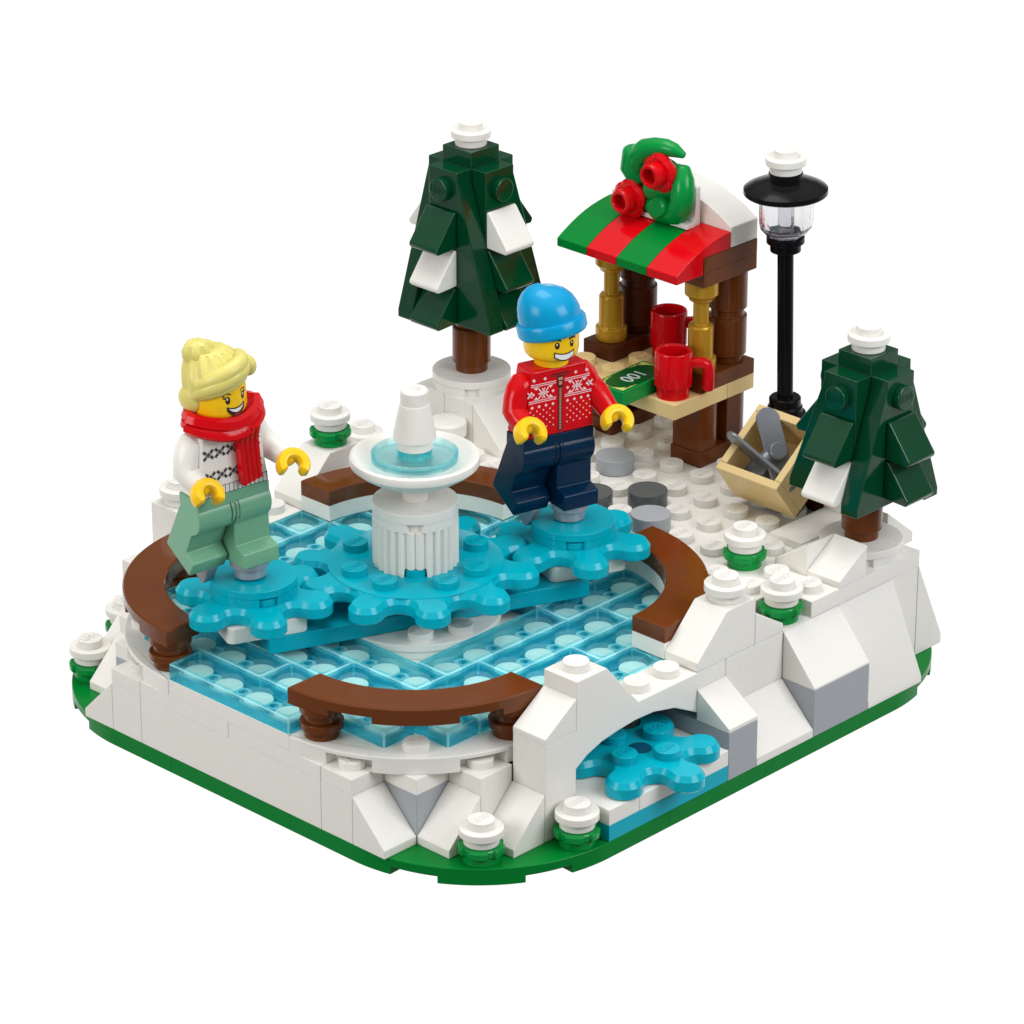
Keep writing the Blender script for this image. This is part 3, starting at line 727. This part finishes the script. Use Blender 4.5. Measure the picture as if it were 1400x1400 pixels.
for sx, sy in ((0.68, -0.36), (-0.66, -0.36), (0.66, 0.37), (-0.68, 0.37)):
    t2.merge(text_mesh('100', 0.11, 0.001, 0.003, 1), Matrix.Translation((sx, sy, zt+0.01)) @ Matrix.Rotation(PI if sy > 0 else 0, 4, 'Z'))
part('small_numerals', t2, INK, bn, 0, True)

# ------------------------------------------------------------------ lamp
lx, ly = 17.5, 6.5
lamp = thing('street_lamp', 'black street lamp with clear lantern and snow on its round cap', 'street lamp', (lx, ly, 3.2), (0, 0, 0))
LM = lambda prof, seg=32, nb=False, rf_=None: MB().lathe(prof, lx, ly, seg, nb, rf_)
part('lamp_base', LM([(0.5, 3.2), (0.5, 4.3), (0.46, 4.32), (0.46, 4.5), (0.52, 4.52), (0.52, 4.74), (0.44, 4.76), (0.44, 4.9), (0.4, 4.93), (0.4, 5.12), (0.36, 5.16)]), BLACK, lamp, 0.015)
part('pole', LM([(0.2, 5.1), (0.2, 9.1)], 24), BLACK, lamp, 0)
part('lantern_holder', LM([(0.38, 9.0), (0.38, 9.2), (0.47, 9.22), (0.47, 9.38), (0.42, 9.4)]), BLACK, lamp, 0.012)
gl = LM([(0.42, 9.4), (0.5, 9.46), (0.63, 9.62), (0.665, 9.8), (0.665, 10.49), (0.6, 10.49), (0.6, 9.84), (0.56, 9.68), (0.4, 9.54), (0.0, 9.52)], 56, True, lambda a, z: 1+0.018*(1 if math.cos(7*a) > 0 else -1))
part('lantern', gl, GLASS, lamp, 0)
part('lamp_core', LM([(0.2, 9.53), (0.2, 10.5)], 20, True), GLASS, lamp, 0)
part('lamp_cap', LM([(1.0, 10.47), (1.03, 10.5), (1.03, 10.61), (0.98, 10.65), (0.75, 10.76), (0.45, 10.85), (0.42, 10.86), (0.42, 11.01)], 64, True), BLACK, lamp, 0)
part('snow_cap', round_plate(MB(), lx, ly, 11.02, False), WHITE, lamp, 0.025)
lamp.rotation_euler = (R(-1.0), R(-1.0), 0)

# ------------------------------------------------------------------ crate with skates
th = R(37)
cr = thing('crate', 'open tan crate tipped toward the rink beside the lamp', 'crate', (15, 4.05, 3.4), (0, -th, 0))
def cb(*a): return MB().box(*a, 0.0)
W = 1.95; H = 1.25; D = 2.0; T = 0.22
for nm, mb in (('front_wall', cb(0, T, 0, W, 0, H)), ('back_wall', cb(D-T, D, 0, W, 0, H)), ('side_wall', cb(T+.001, D-T-.001, 0, T, 0, H-0.002)), ('side_wall', cb(T+.001, D-T-.001, W-T, W, 0, H-0.002)),
               ('bottom', cb(T+.001, D-T-.001, T+.001, W-T-.001, 0, 0.2))):
    part(nm, mb, TAN, cr, 0.03, True)
part('under_plate', cb(0.12, D, 0.1, W-0.04, -0.16, -0.004), DKBROWN_SHADE, cr, 0.015, True)
solo('crate_stand', 'dark brown brick propping up the tan crate', 'stand', MB().box(16, 17, 4, 6, 3.2, 4.2), DKBROWN_SHADE)
SKM = cr.matrix_basis
M0 = Matrix.Translation((15, 4.05, 3.4)) @ Matrix.Rotation(-th, 4, 'Y')
def skate(name, px, label, M):
    t = thing(name, label, 'ski', tuple(M.translation), M.to_euler(), 'dark grey ski blades in the crate')
    pts = arc(0, 0.0, 0.3, 180, 360, 14)+arc(0, 1.5, 0.3, 0, 180, 14)
    bl = MB().prism(pts, 'z', 0, 0.1)
    part('blade', bl, STEEL, t, 0.03, True)
    part('binding', MB().lathe([(0.24, 0.1), (0.24, 0.26), (0.2, 0.3)], 0, 0.62, 24), STEEL, t, 0.015, True)
def aim(p0, p1, nrm):
    y = (Vector(p1)-Vector(p0)).normalized(); z = Vector(nrm); z = (z-y*z.dot(y)).normalized(); x = y.cross(z)
    M = Matrix((x, y, z)).transposed().to_4x4(); M.translation = Vector(p0); return M
SK = [((15.05, 4.55, 4.3), (15.45, 5.35, 5.35), (-0.45, -0.8, 0.4), 'dark grey ski blade leaning back in the middle of the tan crate'),
      ((15.0, 4.5, 4.25), (14.75, 5.75, 4.95), (0.25, 0.7, 0.7), 'dark grey ski blade leaning over the left rim of the tan crate'),
      ((15.2, 5.75, 4.1), (15.0, 4.6, 4.2), (-0.6, 0.1, 0.8), 'dark grey ski blade lying low in the tan crate under the others')]
for p0, p1, nn, lb in SK: skate('ski_blade', 0, lb, aim(p0, p1, nn))

# ------------------------------------------------------------------ toy figures
def head_map(a, z, r): return (r*math.sin(a), -r*math.cos(a), z)     # a=0 faces -y, positive toward +x
def head_patch(m, up, lo, a0, a1, r, n=14, k=3):
    """fill between two curves z=up(a), z=lo(a) on the head cylinder; thin raised print"""
    vs = []; f = []
    for i in range(n+1):
        a = a0+(a1-a0)*i/n; u, l = up(a), lo(a)
        for j in range(k+1): vs.append(head_map(a, l+(u-l)*j/k, r))
    for i in range(n):
        for j in range(k): f.append((i*(k+1)+j, (i+1)*(k+1)+j, (i+1)*(k+1)+j+1, i*(k+1)+j+1))
    return m.add(vs, f, True)
def head_ellipse(m, a, z, ra, rz, r, n=20):
    vs = [head_map(a, z, r)]+[head_map(a+ra*math.cos(2*PI*i/n), z+rz*math.sin(2*PI*i/n), r) for i in range(n)]
    return m.add(vs, [(0, 1+i, 1+(i+1) % n) for i in range(n)], True)

HR = 0.645
HEADP = [(0.40, 3.58), (0.41, 3.72), (0.47, 3.76), (0.56, 3.8), (0.62, 3.87), (HR, 3.97), (HR, 4.5), (0.62, 4.6), (0.55, 4.68), (0.4, 4.73), (0, 4.74)]
def leg_profile():
    p = [(-0.62, 0.0), (-0.62, 0.34), (-0.60, 0.38), (-0.29, 0.47), (-0.27, 1.03)]
    p += [(0.0+0.44*math.cos(R(a)), 1.40+0.44*math.sin(R(a))) for a in range(222, 89, -11)]
    p += [(0.2, 1.82), (0.38, 1.66), (0.42, 1.5), (0.42, 0.06), (0.40, 0.0)]
    return p
def figure(loc, phi, lean, swing, mats, label, rh, lh, yaw, headtilt):
    body, trouser = mats
    t = thing('toy_figure', label, 'toy figure', loc, (0, lean, phi), 'skating toy figures')
    P = lambda n, m, mt, bv=0.022, par=None: part(n, m, mt, par or t, bv, True)
    for sgn in (-1, 1):
        x0, x1 = (-0.98, -0.02) if sgn < 0 else (0.02, 0.98)
        lm = MB().prism(leg_profile(), 'x', x0, x1)
        T = Matrix.Identity(4)
        if sgn < 0: T = Matrix.Translation((0, 0, 1.42)) @ Matrix.Rotation(R(swing), 4, 'X') @ Matrix.Translation((0, 0, -1.42))
        lo = P('leg', MB().merge(lm, T), trouser, 0.03)
        sk = MB()
        if sgn > 0:
            sk.lathe([(0.37, -0.42), (0.37, -0.18), (0.46, -0.16), (0.46, -0.003)], 0.5, -0.1, 28)
            P('skate_base', sk, SILVER, 0.015)
        else:
            prof = [(-0.61, -0.01), (-0.60, -0.5), (-0.56, -0.58), (-0.48, -0.61), (-0.2, -0.56), (-0.06, -0.36), (0.1, -0.01)]
            sk.prism(prof, 'x', -0.44, -0.18)
            P('skate_blade', MB().merge(sk, T), SILVER, 0.025)
    hm = MB().prism([(-0.37, 1.60), (-0.37, 1.9), (0.4, 1.9), (0.4, 1.60)], 'x', -0.965, 0.965)
    hm.cyl(0, 0, 1.2, 1.62, 0.1, 12)
    hm.merge(MB().lathe([(0.405, -0.1), (0.405, 0.1)], 0, 0, 28, True), Matrix.Translation((0, 0, 1.40)) @ Matrix.Rotation(PI/2, 4, 'Y'))
    P('hips', hm, trouser, 0.02)
    a, b = 0.97, 0.74
    tv = [(-a, -0.40, 1.904), (a, -0.40, 1.904), (a, 0.40, 1.904), (-a, 0.40, 1.904), (-b, -0.37, 3.58), (b, -0.37, 3.58), (b, 0.37, 3.58), (-b, 0.37, 3.58)]
    tor = MB().add(tv, [(0, 3, 2, 1), (4, 5, 6, 7), (0, 1, 5, 4), (1, 2, 6, 5), (2, 3, 7, 6), (3, 0, 4, 7)])
    P('torso', tor, body, 0.07)
    for sgn, h in ((-1, rh), (1, lh)):
        hx, hy, hz = h
        sh = (sgn*0.80, 0, 3.15); el = (sgn*1.06, -0.1, 2.58); wr = (hx, hy+0.28, hz+0.12)
        if sgn > 0: el = (sgn*1.12, -0.2, 2.66)
        pts = [(sgn*0.62, 0.02, 3.2), sh, (sgn*0.90, -0.01, 3.04), (sgn*1.0, -0.05, 2.83), el]
        pts += [tuple(Vector(el).lerp(Vector(wr), q)+Vector((sgn*0.02, 0, 0)) for q in [0.0])][0:0]
        pts += [tuple(Vector(el).lerp(Vector(wr), q)) for q in (0.35, 0.7, 1.0)]
        P('arm', MB().tube(pts, [0.26, 0.325, 0.32, 0.305, 0.3, 0.285, 0.265, 0.25], 20, caps=True), body, 0)
        # C shaped hand: ring about the forward axis, open below
        hd = MB(); hv = []; N1 = 26; K = 12
        hw = 0.21
        rings = []
        for i in range(N1+1):
            an = R(-42+(264)*i/N1); c0 = (0.27*math.cos(an), 0.27*math.sin(an))
            tk = 0.112+0.02*math.sin(PI*i/N1)
            if i in (0, N1): tk *= 0.55
            w2 = hw*(0.75 if i in (0, N1) else 1)
            ring = []
            for k in range(K):
                q = 2*PI*k/K; dr = tk*math.copysign(abs(math.cos(q))**0.7, math.cos(q)); dw = w2*math.copysign(abs(math.sin(q))**0.7, math.sin(q))
                ring.append((math.cos(an)*(0.27+dr), dw, math.sin(an)*(0.27+dr)))
            rings.append(ring)
        hv = sum(rings, []); hf = []
        for i in range(N1): hf += [(i*K+k, i*K+(k+1) % K, (i+1)*K+(k+1) % K, (i+1)*K+k) for k in range(K)]
        hf += [tuple(range(K))[::-1], tuple(range(N1*K, N1*K+K))]
        T = Matrix.Translation(h) @ Matrix.Rotation(R(-12 if sgn > 0 else 6), 4, 'Z') @ Matrix.Rotation(R(-42), 4, 'X') @ Matrix.Rotation(R(14), 4, 'Y')
        hd.add(hv, hf, True)
        h2 = MB().merge(hd, T)
        d = Vector(wr)-Vector(h)
        h2.tube([tuple(Vector(h)+d*0.55+Vector((0, 0, 0.06))), tuple(Vector(wr)+d*0.15)], [0.2, 0.2], 14)
        P('hand', h2, YELLOW, 0)
    hd = thing_child('head', t)
    return t, hd
def thing_child(n, t): return None

def face_woman(m_head, t, HM):
    r = HR+0.006; out = []
    ink = MB(); wh = MB(); tg = MB()
    for s in (-1, 1):
        head_ellipse(ink, 0.34*s, 4.27, 0.088, 0.098, r)
        head_ellipse(wh, 0.34*s-0.02, 4.305, 0.026, 0.034, r+0.004)
        for q in (0, 1):
            a0 = 0.34*s+s*0.07; head_patch(ink, lambda a: 4.36+q*-0.04+abs(a-a0)*0.25, lambda a: 4.335-q*0.04+abs(a-a0)*0.25, a0, a0+s*0.11, r, 4, 1)
        c = 0.36*s
        head_patch(ink, lambda a: 4.43-1.6*(a-c)**2+0.012, lambda a: 4.43-1.6*(a-c)**2-0.016, c-0.16, c+0.16, r, 10, 1)
    ma = 0.40
    up = lambda a: 4.03+0.42*a*a; lo = lambda a: 3.86+1.06*a*a
    head_patch(ink, lambda a: up(a)+0.022, lambda a: lo(a)-0.022, -ma, ma, r, 20, 3)
    head_patch(wh, lambda a: up(a)-0.008, lambda a: up(a)-0.008-0.085*(1-(a/0.34)**2), -0.33, 0.33, r+0.004, 16, 2)
    head_patch(tg, lambda a: 3.895+0.3*a*a, lambda a: 3.872+0.75*a*a, -0.17, 0.17, r+0.004, 12, 2)
    fr = MB()
    for s in (-1, 1):
        for da, dz in ((0.6, 4.06), (0.68, 4.1), (0.7, 4.03)): head_ellipse(fr, s*da, dz, 0.012, 0.012, r, 8)
    return [('face_print', ink, INKB), ('teeth_print', wh, INKW), ('mouth_print', tg, INKT), ('freckle_print', fr, plastic('freckle_print', (0.6, 0.24, 0.01, 1), 0.4, bump=0))]
def face_man():
    r = HR+0.006
    ink = MB(); wh = MB()
    for s in (-1, 1):
        head_ellipse(ink, 0.30*s, 4.22, 0.088, 0.088, r)
        head_ellipse(wh, 0.30*s-0.01, 4.25, 0.026, 0.028, r+0.004)
        c = 0.33*s
        head_patch(ink, lambda a: 4.36-0.7*(a-c)**2+0.03, lambda a: 4.36-0.9*(a-c)**2-0.02, c-0.17, c+0.17, r, 10, 1)
    up = lambda a: 3.99+0.30*a*a; lo = lambda a: 3.845+0.62*a*a
    head_patch(ink, lambda a: up(a)+0.022, lambda a: lo(a)-0.022, -0.42, 0.42, r, 20, 3)
    head_patch(wh, lambda a: up(a)-0.006, lambda a: lo(a)+0.012, -0.375, 0.375, r+0.004, 20, 2)
    return [('face_print', ink, INKB), ('teeth_print', wh, INKW)]

def front(m, pts, th=0.006):
    """print polygon on the torso front, pts in (x, z); torso face leans from y=-.40 at z=2 to -.37 at 3.58"""
    n = len(pts); y = lambda z: -0.40+0.03*(z-1.9)/1.68
    vs = [(px, y(pz)-th, pz) for px, pz in pts]+[(px, y(pz)+0.01, pz) for px, pz in pts]
    m.add(vs, [tuple(range(n)), tuple(range(n, 2*n))[::-1]]+[(i, (i+1) % n, n+(i+1) % n, n+i) for i in range(n)], True)
def rect(m, x0, x1, z0, z1, th=0.006): front(m, [(x0, z0), (x1, z0), (x1, z1), (x0, z1)], th)
def diam(m, x, z, a, th=0.006): front(m, [(x-a, z), (x, z-a), (x+a, z), (x, z+a)], th)
def bar(m, x, z, ln, w, ang, th=0.006):
    c, s = math.cos(ang), math.sin(ang)
    front(m, [(x+c*u-s*v, z+s*u+c*v) for u, v in ((-ln, -w), (ln, -w), (ln, w), (-ln, w))], th)

# ---- figure with blond hair and red scarf
t, _ = figure((1.71, 9.72, 4.87), R(-9), R(-1.6), 29, (WHITE, SANDG), 'blond toy figure skating in red scarf, white patterned sweater and sage green trousers', (-0.93, -0.75, 2.2), (1.25, -0.95, 2.38), 0, 0)
HM = Matrix.Translation((-0.02, 0, 3.6)) @ Matrix.Rotation(R(-2), 4, 'Y') @ Matrix.Rotation(R(7), 4, 'Z') @ Matrix.Translation((0, 0, -3.6))
hd = part('head', MB().merge(MB().lathe(HEADP, 0, 0, 48, True), HM), YELLOW, t, 0, True)
for n, m, mt in face_woman(None, t, HM): part(n, MB().merge(m, HM), mt, hd, 0, True)
# hair: ribbed crown gathered to a bun, swept fringe band
hair = MB(); A = 96; prof = []
rings = []
NR = 22
for i in range(NR+1):
    s = i/NR
    ring = []
    for k in range(A):
        an = 2*PI*k/A; fx, fy = math.sin(an), -math.cos(an)      # an=0 faces front
        front_ = max(0, math.cos(an))
        z0 = 3.98+0.72*min(1, max(0, (math.cos(an)+0.30)/0.55))**0.8+0.12*math.sin(an)   # hem higher over the face
        zt_ = 5.24
        z = z0+(zt_-z0)*(1-(1-s)**1.35)
        r = 0.75*math.sqrt(max(0.0, 1-(max(0, (z-4.35))/1.02)**2.3)) if z > 4.35 else 0.75-0.03*(4.35-z)
        r = max(r, 0.1)
        strand = 0.036*math.cos(13*an+2.5*s)*min(1, s*3)*(1 if s < .95 else .3)
        r += strand
        cx, cy = 0.0, 0.22*max(0, (z-4.5))
        ring.append((cx+r*fx, cy+r*fy*1.04, z))
    rings.append(ring)
vs = sum(rings, []); f = []
for i in range(NR): f += [(i*A+k, i*A+(k+1) % A, (i+1)*A+(k+1) % A, (i+1)*A+k) for k in range(A)]
f += [tuple(range(NR*A, NR*A+A))]
hair.add(vs, f, True)
def sweep(lo, hi, zf, rr, rad):
    n = 26; pts = []; rd = []
    for i in range(n+1):
        an = R(lo+(hi-lo)*i/n); pts.append((rr*math.sin(an), -rr*1.04*math.cos(an), zf(an))); rd.append(rad*(1-0.45*(2*i/n-1)**2))
    hair.merge(MB().tube(pts, rd, 14))
sweep(-116, 86, lambda a: 4.74+0.15*a+0.05*math.cos(a)-0.05*a*a, 0.60, 0.215)
sweep(-110, 80, lambda a: 4.90+0.15*a+0.05*math.cos(a)-0.05*a*a, 0.585, 0.20)
sweep(-118, 60, lambda a: 4.60+0.12*a+0.05*math.cos(a)-0.03*a*a, 0.61, 0.155)
hair.sphere((0.70, -0.26, 4.72), 0.19, 0.24, 0.25)
hair.sphere((-0.63, 0.22, 4.2), 0.17, 0.34, 0.32)
hair.lathe([(0.05, 4.95), (0.30, 5.02), (0.34, 5.14), (0.33, 5.28), (0.25, 5.42), (0.13, 5.48), (0, 5.47)], -0.22, 0.32, 40, True, lambda a, z: 1+0.09*math.cos(6*a+4*z))
hair.sphere((0.05, 0.3, 5.27), 0.16, 0.18, 0.13)
part('hair', MB().merge(hair, HM), HAIR, hd, 0, True)
sc = MB()
sf = lambda a, z: 1+0.10*abs(math.cos(a))**3+0.05*math.sin(a*2)
sc.lathe([(0.6, 3.42), (0.86, 3.46), (0.93, 3.56), (0.9, 3.68), (0.84, 3.72), (0.9, 3.78), (0.84, 3.92), (0.72, 3.95), (0.62, 3.84), (0.5, 3.78)], 0, 0.0, 56, True, lambda a, z: (1+0.09*abs(math.cos(a))**4)*(0.98 if math.sin(a) < 0 else 0.9))
for i_, (x_, y_, z_) in enumerate(sc.v):
    k_ = max(0, -y_)/0.85
    sc.v[i_] = (x_*1.1, y_*0.86-0.03, z_-0.20*k_*k_+0.03*abs(x_)+0.02)
tl = MB(); nx = 17; nz = 12
tv = []
for j in range(nz+1):
    z = 3.5-(1.32)*j/nz; xl = 0.03+0.1*j/nz; xr = 0.56+0.07*j/nz
    for i in range(nx):
        u = i/(nx-1); x = xl+(xr-xl)*u; y = -0.63-0.05*(1 if (u*4) % 1 < .5 else 0)*abs(math.sin(u*4*PI)) - (0.14*(1-j/3) if j < 3 else 0)
        tv.append((x, y, z-0.10*(1-u)*(j/nz)))
for j in range(nz+1):
    for i in range(nx):
        p = tv[j*nx+i]; tv.append((p[0], -0.42, p[2]))
n0 = (nz+1)*nx
fs_ = []
for j in range(nz):
    for i in range(nx-1):
        a_ = j*nx+i; fs_.append((a_, a_+nx, a_+nx+1, a_+1)); fs_.append((n0+a_, n0+a_+1, n0+a_+nx+1, n0+a_+nx))
    fs_.append((j*nx, n0+j*nx, n0+(j+1)*nx, (j+1)*nx)); fs_.append((j*nx+nx-1, (j+1)*nx+nx-1, n0+(j+1)*nx+nx-1, n0+j*nx+nx-1))
for i in range(nx-1):
    fs_.append((nz*nx+i, n0+nz*nx+i, n0+nz*nx+i+1, nz*nx+i+1)); fs_.append((i, i+1, n0+i+1, n0+i))
sc.add(tv, fs_, True)
part('scarf', sc, RED, t, 0, True)
pm = MB()
for zr in (2.97, 2.42):
    for q in range(5):
        cx = -0.62+q*0.31 + (0 if zr > 2.8 else 0.02)
        dn = q % 2
        bar(pm, cx, zr+(0.0), 0.05, 0.045, R(45))
        for k in range(4):
            an = R(45+90*k)
            if True:
                bar(pm, cx+0.13*math.cos(an), zr+0.10*math.sin(an), 0.055, 0.022, an+R(25)); bar(pm, cx+0.13*math.cos(an), zr+0.10*math.sin(an), 0.05, 0.02, an-R(40))
for q in range(17):
    x = -0.9+q*0.1125; rect(pm, x-0.006, x+0.006, 1.93, 2.14)
rect(pm, -0.92, 0.92, 2.135, 2.147)
part('sweater_print', pm, INKG, t, 0, True)
bl = MB()
for x in (-0.1, 0.1): bl.prism([(-0.447, 1.36), (-0.447, 1.50), (-0.40, 1.62), (-0.36, 1.70), (-0.34, 1.3), (-0.41, 1.2)], 'x', x-0.006, x+0.006, True)
part('trouser_print', bl, INKG, t, 0, True)

# ---- figure with blue hat
t, _ = figure((9.19, 6.75, 4.85), R(-14), R(0.9), 25, (RED, NAVY), 'toy figure skating in blue knitted hat, red patterned zip sweater and navy trousers', (-1.04, -0.75, 2.24), (1.28, -0.87, 2.12), 0, 0)
HM = Matrix.Translation((-0.02, 0, 3.6)) @ Matrix.Rotation(R(-1), 4, 'Y') @ Matrix.Rotation(R(-3), 4, 'Z') @ Matrix.Translation((0, 0, -3.6))
hd = part('head', MB().merge(MB().lathe(HEADP, 0, 0, 48, True), HM), YELLOW, t, 0, True)
for n, m, mt in face_man(): part(n, MB().merge(m, HM), mt, hd, 0, True)
ht = MB(); A = 64; rings = []
hp = [(0.66, 4.38, 0), (0.76, 4.36, 0), (0.80, 4.42, 0), (0.80, 4.66, 0), (0.77, 4.72, 0), (0.71, 4.73, 0), (0.715, 4.9, 0.02), (0.68, 5.1, 0.05), (0.61, 5.28, 0.09), (0.49, 5.44, 0.14), (0.33, 5.55, 0.2), (0.16, 5.6, 0.25), (0.04, 5.61, 0.28)]
for r, z, sh in hp:
    rings.append([(r*math.sin(2*PI*k/A)-0.1*sh, -r*math.cos(2*PI*k/A)*1.02+sh*0.35, z-(0.05*math.sin(k*2*PI/A) if z > 5.0 else 0)) for k in range(A)])
vs = sum(rings, []); f = []
for i in range(len(hp)-1): f += [(i*A+k, i*A+(k+1) % A, (i+1)*A+(k+1) % A, (i+1)*A+k) for k in range(A)]
f += [tuple(range(A))[::-1], tuple(range((len(hp)-1)*A, len(hp)*A))]
ht.add(vs, f, True)
HT = HM @ Matrix.Translation((0.02, 0, 4.44)) @ Matrix.Rotation(R(-11), 4, 'X') @ Matrix.Rotation(R(-7), 4, 'Y') @ Matrix.Diagonal((1.02, 1.02, 0.93, 1)) @ Matrix.Translation((0, 0, -4.5))
part('hat', MB().merge(ht, HT), HATB, hd, 0, True)
mk = text_mesh('\u00a9LEGO', 0.13, 0.002, 0.001, 1)
Tb = Matrix.Translation((0, 0, 1.42)) @ Matrix.Rotation(R(25), 4, 'X') @ Matrix.Translation((0, 0, -1.42))
part('skate_mark', MB().merge(mk, Tb @ Matrix.Translation((-0.31, -0.608, -0.32)) @ Matrix.Rotation(PI/2, 4, 'X') @ Matrix.Rotation(PI/2, 4, 'Z')), INKG, t, 0, True)
wp = MB()
for sgn in (-1, 1):
    for z in (3.20, 3.245, 2.80, 2.845): front(wp, [(sgn*0.12, z), (sgn*(0.80 if z > 3 else 0.86), z), (sgn*(0.80 if z > 3 else 0.86), z+0.016), (sgn*0.12, z+0.016)])
    for x in (0.42, 0.72): diam(wp, sgn*x, 3.36, 0.045)
    cx = sgn*0.46; zc = 3.02
    for k in (-1, 1):
        bar(wp, cx+0.045*k, zc+0.045*k*0, 0.15, 0.014, R(55)); bar(wp, cx+0.045*k, zc, 0.15, 0.014, R(-55))
    bar(wp, cx, zc, 0.14, 0.014, 0)
    for x in (0.2, 0.74): diam(wp, sgn*x, zc, 0.042)
    for x in (0.27, 0.66):
        front(wp, [(sgn*x-0.07, 3.18), (sgn*x+0.07, 3.18), (sgn*x, 3.11)]); front(wp, [(sgn*x-0.07, 2.88), (sgn*x+0.07, 2.88), (sgn*x, 2.95)])
    bar(wp, sgn*0.83, zc, 0.09, 0.014, R(50)); bar(wp, sgn*0.83, zc, 0.09, 0.014, R(-50))
    for q in range(4): diam(wp, sgn*(0.2+q*0.19), 2.70, 0.042)
    for rr in range(6):
        z = 2.60-rr*0.085
        for q in range(5 if rr % 2 else 4):
            x = 0.19+(0 if rr % 2 else 0.09)+q*0.18
            if x < 0.90: diam(wp, sgn*x, z, 0.021)
part('sweater_print', wp, INKP, t, 0, True)
zp = MB(); rect(zp, -0.075, 0.075, 1.94, 3.36, 0.003)
front(zp, [(-0.3, 3.42), (0.3, 3.42), (0.22, 3.33), (-0.22, 3.33)], 0.003)
part('zip_panel_print', zp, INKR, t, 0, True)
zk = MB(); rect(zk, -0.045, 0.045, 2.0, 3.32, 0.006); front(zk, [(-0.24, 3.43), (0.24, 3.43), (0.2, 3.40), (-0.2, 3.40)], 0.006); rect(zk, -0.085, 0.085, 3.1, 3.36, 0.009)
part('zip_outline_print', zk, INKB, t, 0, True)
zc_ = MB()
for q in range(22): rect(zc_, -0.028, 0.028, 2.03+q*0.047, 2.03+q*0.047+0.03, 0.011)
rect(zc_, -0.045, 0.045, 3.13, 3.22, 0.012); rect(zc_, -0.06, 0.06, 3.25, 3.32, 0.012)
part('zip_print', zc_, INKC, t, 0, True)
bl = MB()
for x in (-0.1, 0.1): bl.prism([(-0.447, 1.36), (-0.447, 1.50), (-0.40, 1.62), (-0.36, 1.70), (-0.34, 1.3), (-0.41, 1.2)], 'x', x-0.006, x+0.006, True)
part('trouser_print', bl, INK, t, 0, True)

# ------------------------------------------------------------------ world: white photo studio
w = bpy.data.worlds.new('World'); S.world = w; w.use_nodes = True
nt = w.node_tree; bg = nt.nodes['Background']
tc = nt.nodes.new('ShaderNodeTexCoord')
def dotn(vec):
    n = nt.nodes.new('ShaderNodeVectorMath'); n.operation = 'DOT_PRODUCT'; n.inputs[1].default_value = vec
    nt.links.new(tc.outputs['Generated'], n.inputs[0]); return n.outputs['Value']
def mapr(sock, a, b, c, d):
    n = nt.nodes.new('ShaderNodeMapRange'); n.interpolation_type = 'SMOOTHSTEP'
    n.inputs['From Min'].default_value = a; n.inputs['From Max'].default_value = b; n.inputs['To Min'].default_value = c; n.inputs['To Max'].default_value = d
    nt.links.new(sock, n.inputs['Value']); return n.outputs['Result']
def math_(op, a, b):
    n = nt.nodes.new('ShaderNodeMath'); n.operation = op
    for i, q in enumerate((a, b)):
        if isinstance(q, (int, float)): n.inputs[i].default_value = q
        else: nt.links.new(q, n.inputs[i])
    return n.outputs['Value']
fwd = (0.722, 0.692, 0.0)
back_floor = mapr(dotn(fwd), -0.15, 0.45, 0.27, 1.06)      # bright white sweep behind, dim floor on the camera side
upper = mapr(dotn((0, 0, 1)), 0.3, 0.95, 0.16, 1.0)        # studio above: dim walls, brighter overhead
isup = mapr(dotn((0, 0, 1)), -0.05, 0.3, 0.0, 1.0)
lvl = math_('ADD', math_('MULTIPLY', back_floor, math_('SUBTRACT', 1.0, isup)), math_('MULTIPLY', upper, isup))
nt.links.new(lvl, bg.inputs['Strength']); bg.inputs['Color'].default_value = (1, 1, 1, 1)

def area(name, loc, target, sx, sy, power, col=(1, 1, 1)):
    l = bpy.data.lights.new(name, 'AREA'); l.shape = 'RECTANGLE'; l.size = sx; l.size_y = sy; l.energy = power; l.color = col
    o = bpy.data.objects.new(name, l); C.objects.link(o); o.location = loc
    o.rotation_euler = (Vector(target)-Vector(loc)).to_track_quat('-Z', 'Y').to_euler(); return o
area('key_softbox', (16, -32, 30), (9, 8, 3), 26, 20, 11800, (0.97, 0.985, 1.03))
area('fill_softbox', (-34, 14, 22), (9, 8, 3), 22, 18, 8600, (1, 0.985, 0.965))
area('top_softbox', (10, 14, 42), (9, 8, 3), 20, 20, 6300)

# ------------------------------------------------------------------ camera
q = [-55.3320605, -53.9543027, 44.4468204, 0.764765646, -0.422561257, 0.00100777703, 5643.64369]
az, el, ro = q[3:6]
fw = Vector((math.cos(el)*math.cos(az), math.cos(el)*math.sin(az), math.sin(el)))
rt = Vector((math.sin(az), -math.cos(az), 0)); up = rt.cross(fw)
c, s = math.cos(ro), math.sin(ro)
rt2 = rt*c+up*s; up2 = up*c-rt*s
M = Matrix((rt2, up2, -fw)).transposed().to_4x4(); M.translation = Vector(q[:3])
cam = bpy.data.cameras.new('camera'); co = bpy.data.objects.new('camera', cam); C.objects.link(co)
co.matrix_world = M; cam.sensor_width = 36; cam.lens = q[6]/1400*36; cam.clip_end = 1000; cam.clip_start = 1
S.camera = co

S.render.engine = 'CYCLES'
S.view_settings.view_transform = 'Standard'; S.view_settings.look = 'None'; S.view_settings.exposure = 0; S.view_settings.gamma = 1
S.view_settings.use_curve_mapping = False
S.cycles.use_denoising = True
S.cycles.max_bounces = 14; S.cycles.transmission_bounces = 10; S.cycles.transparent_max_bounces = 24; S.cycles.glossy_bounces = 5; S.cycles.diffuse_bounces = 5
S.cycles.sample_clamp_indirect = 6
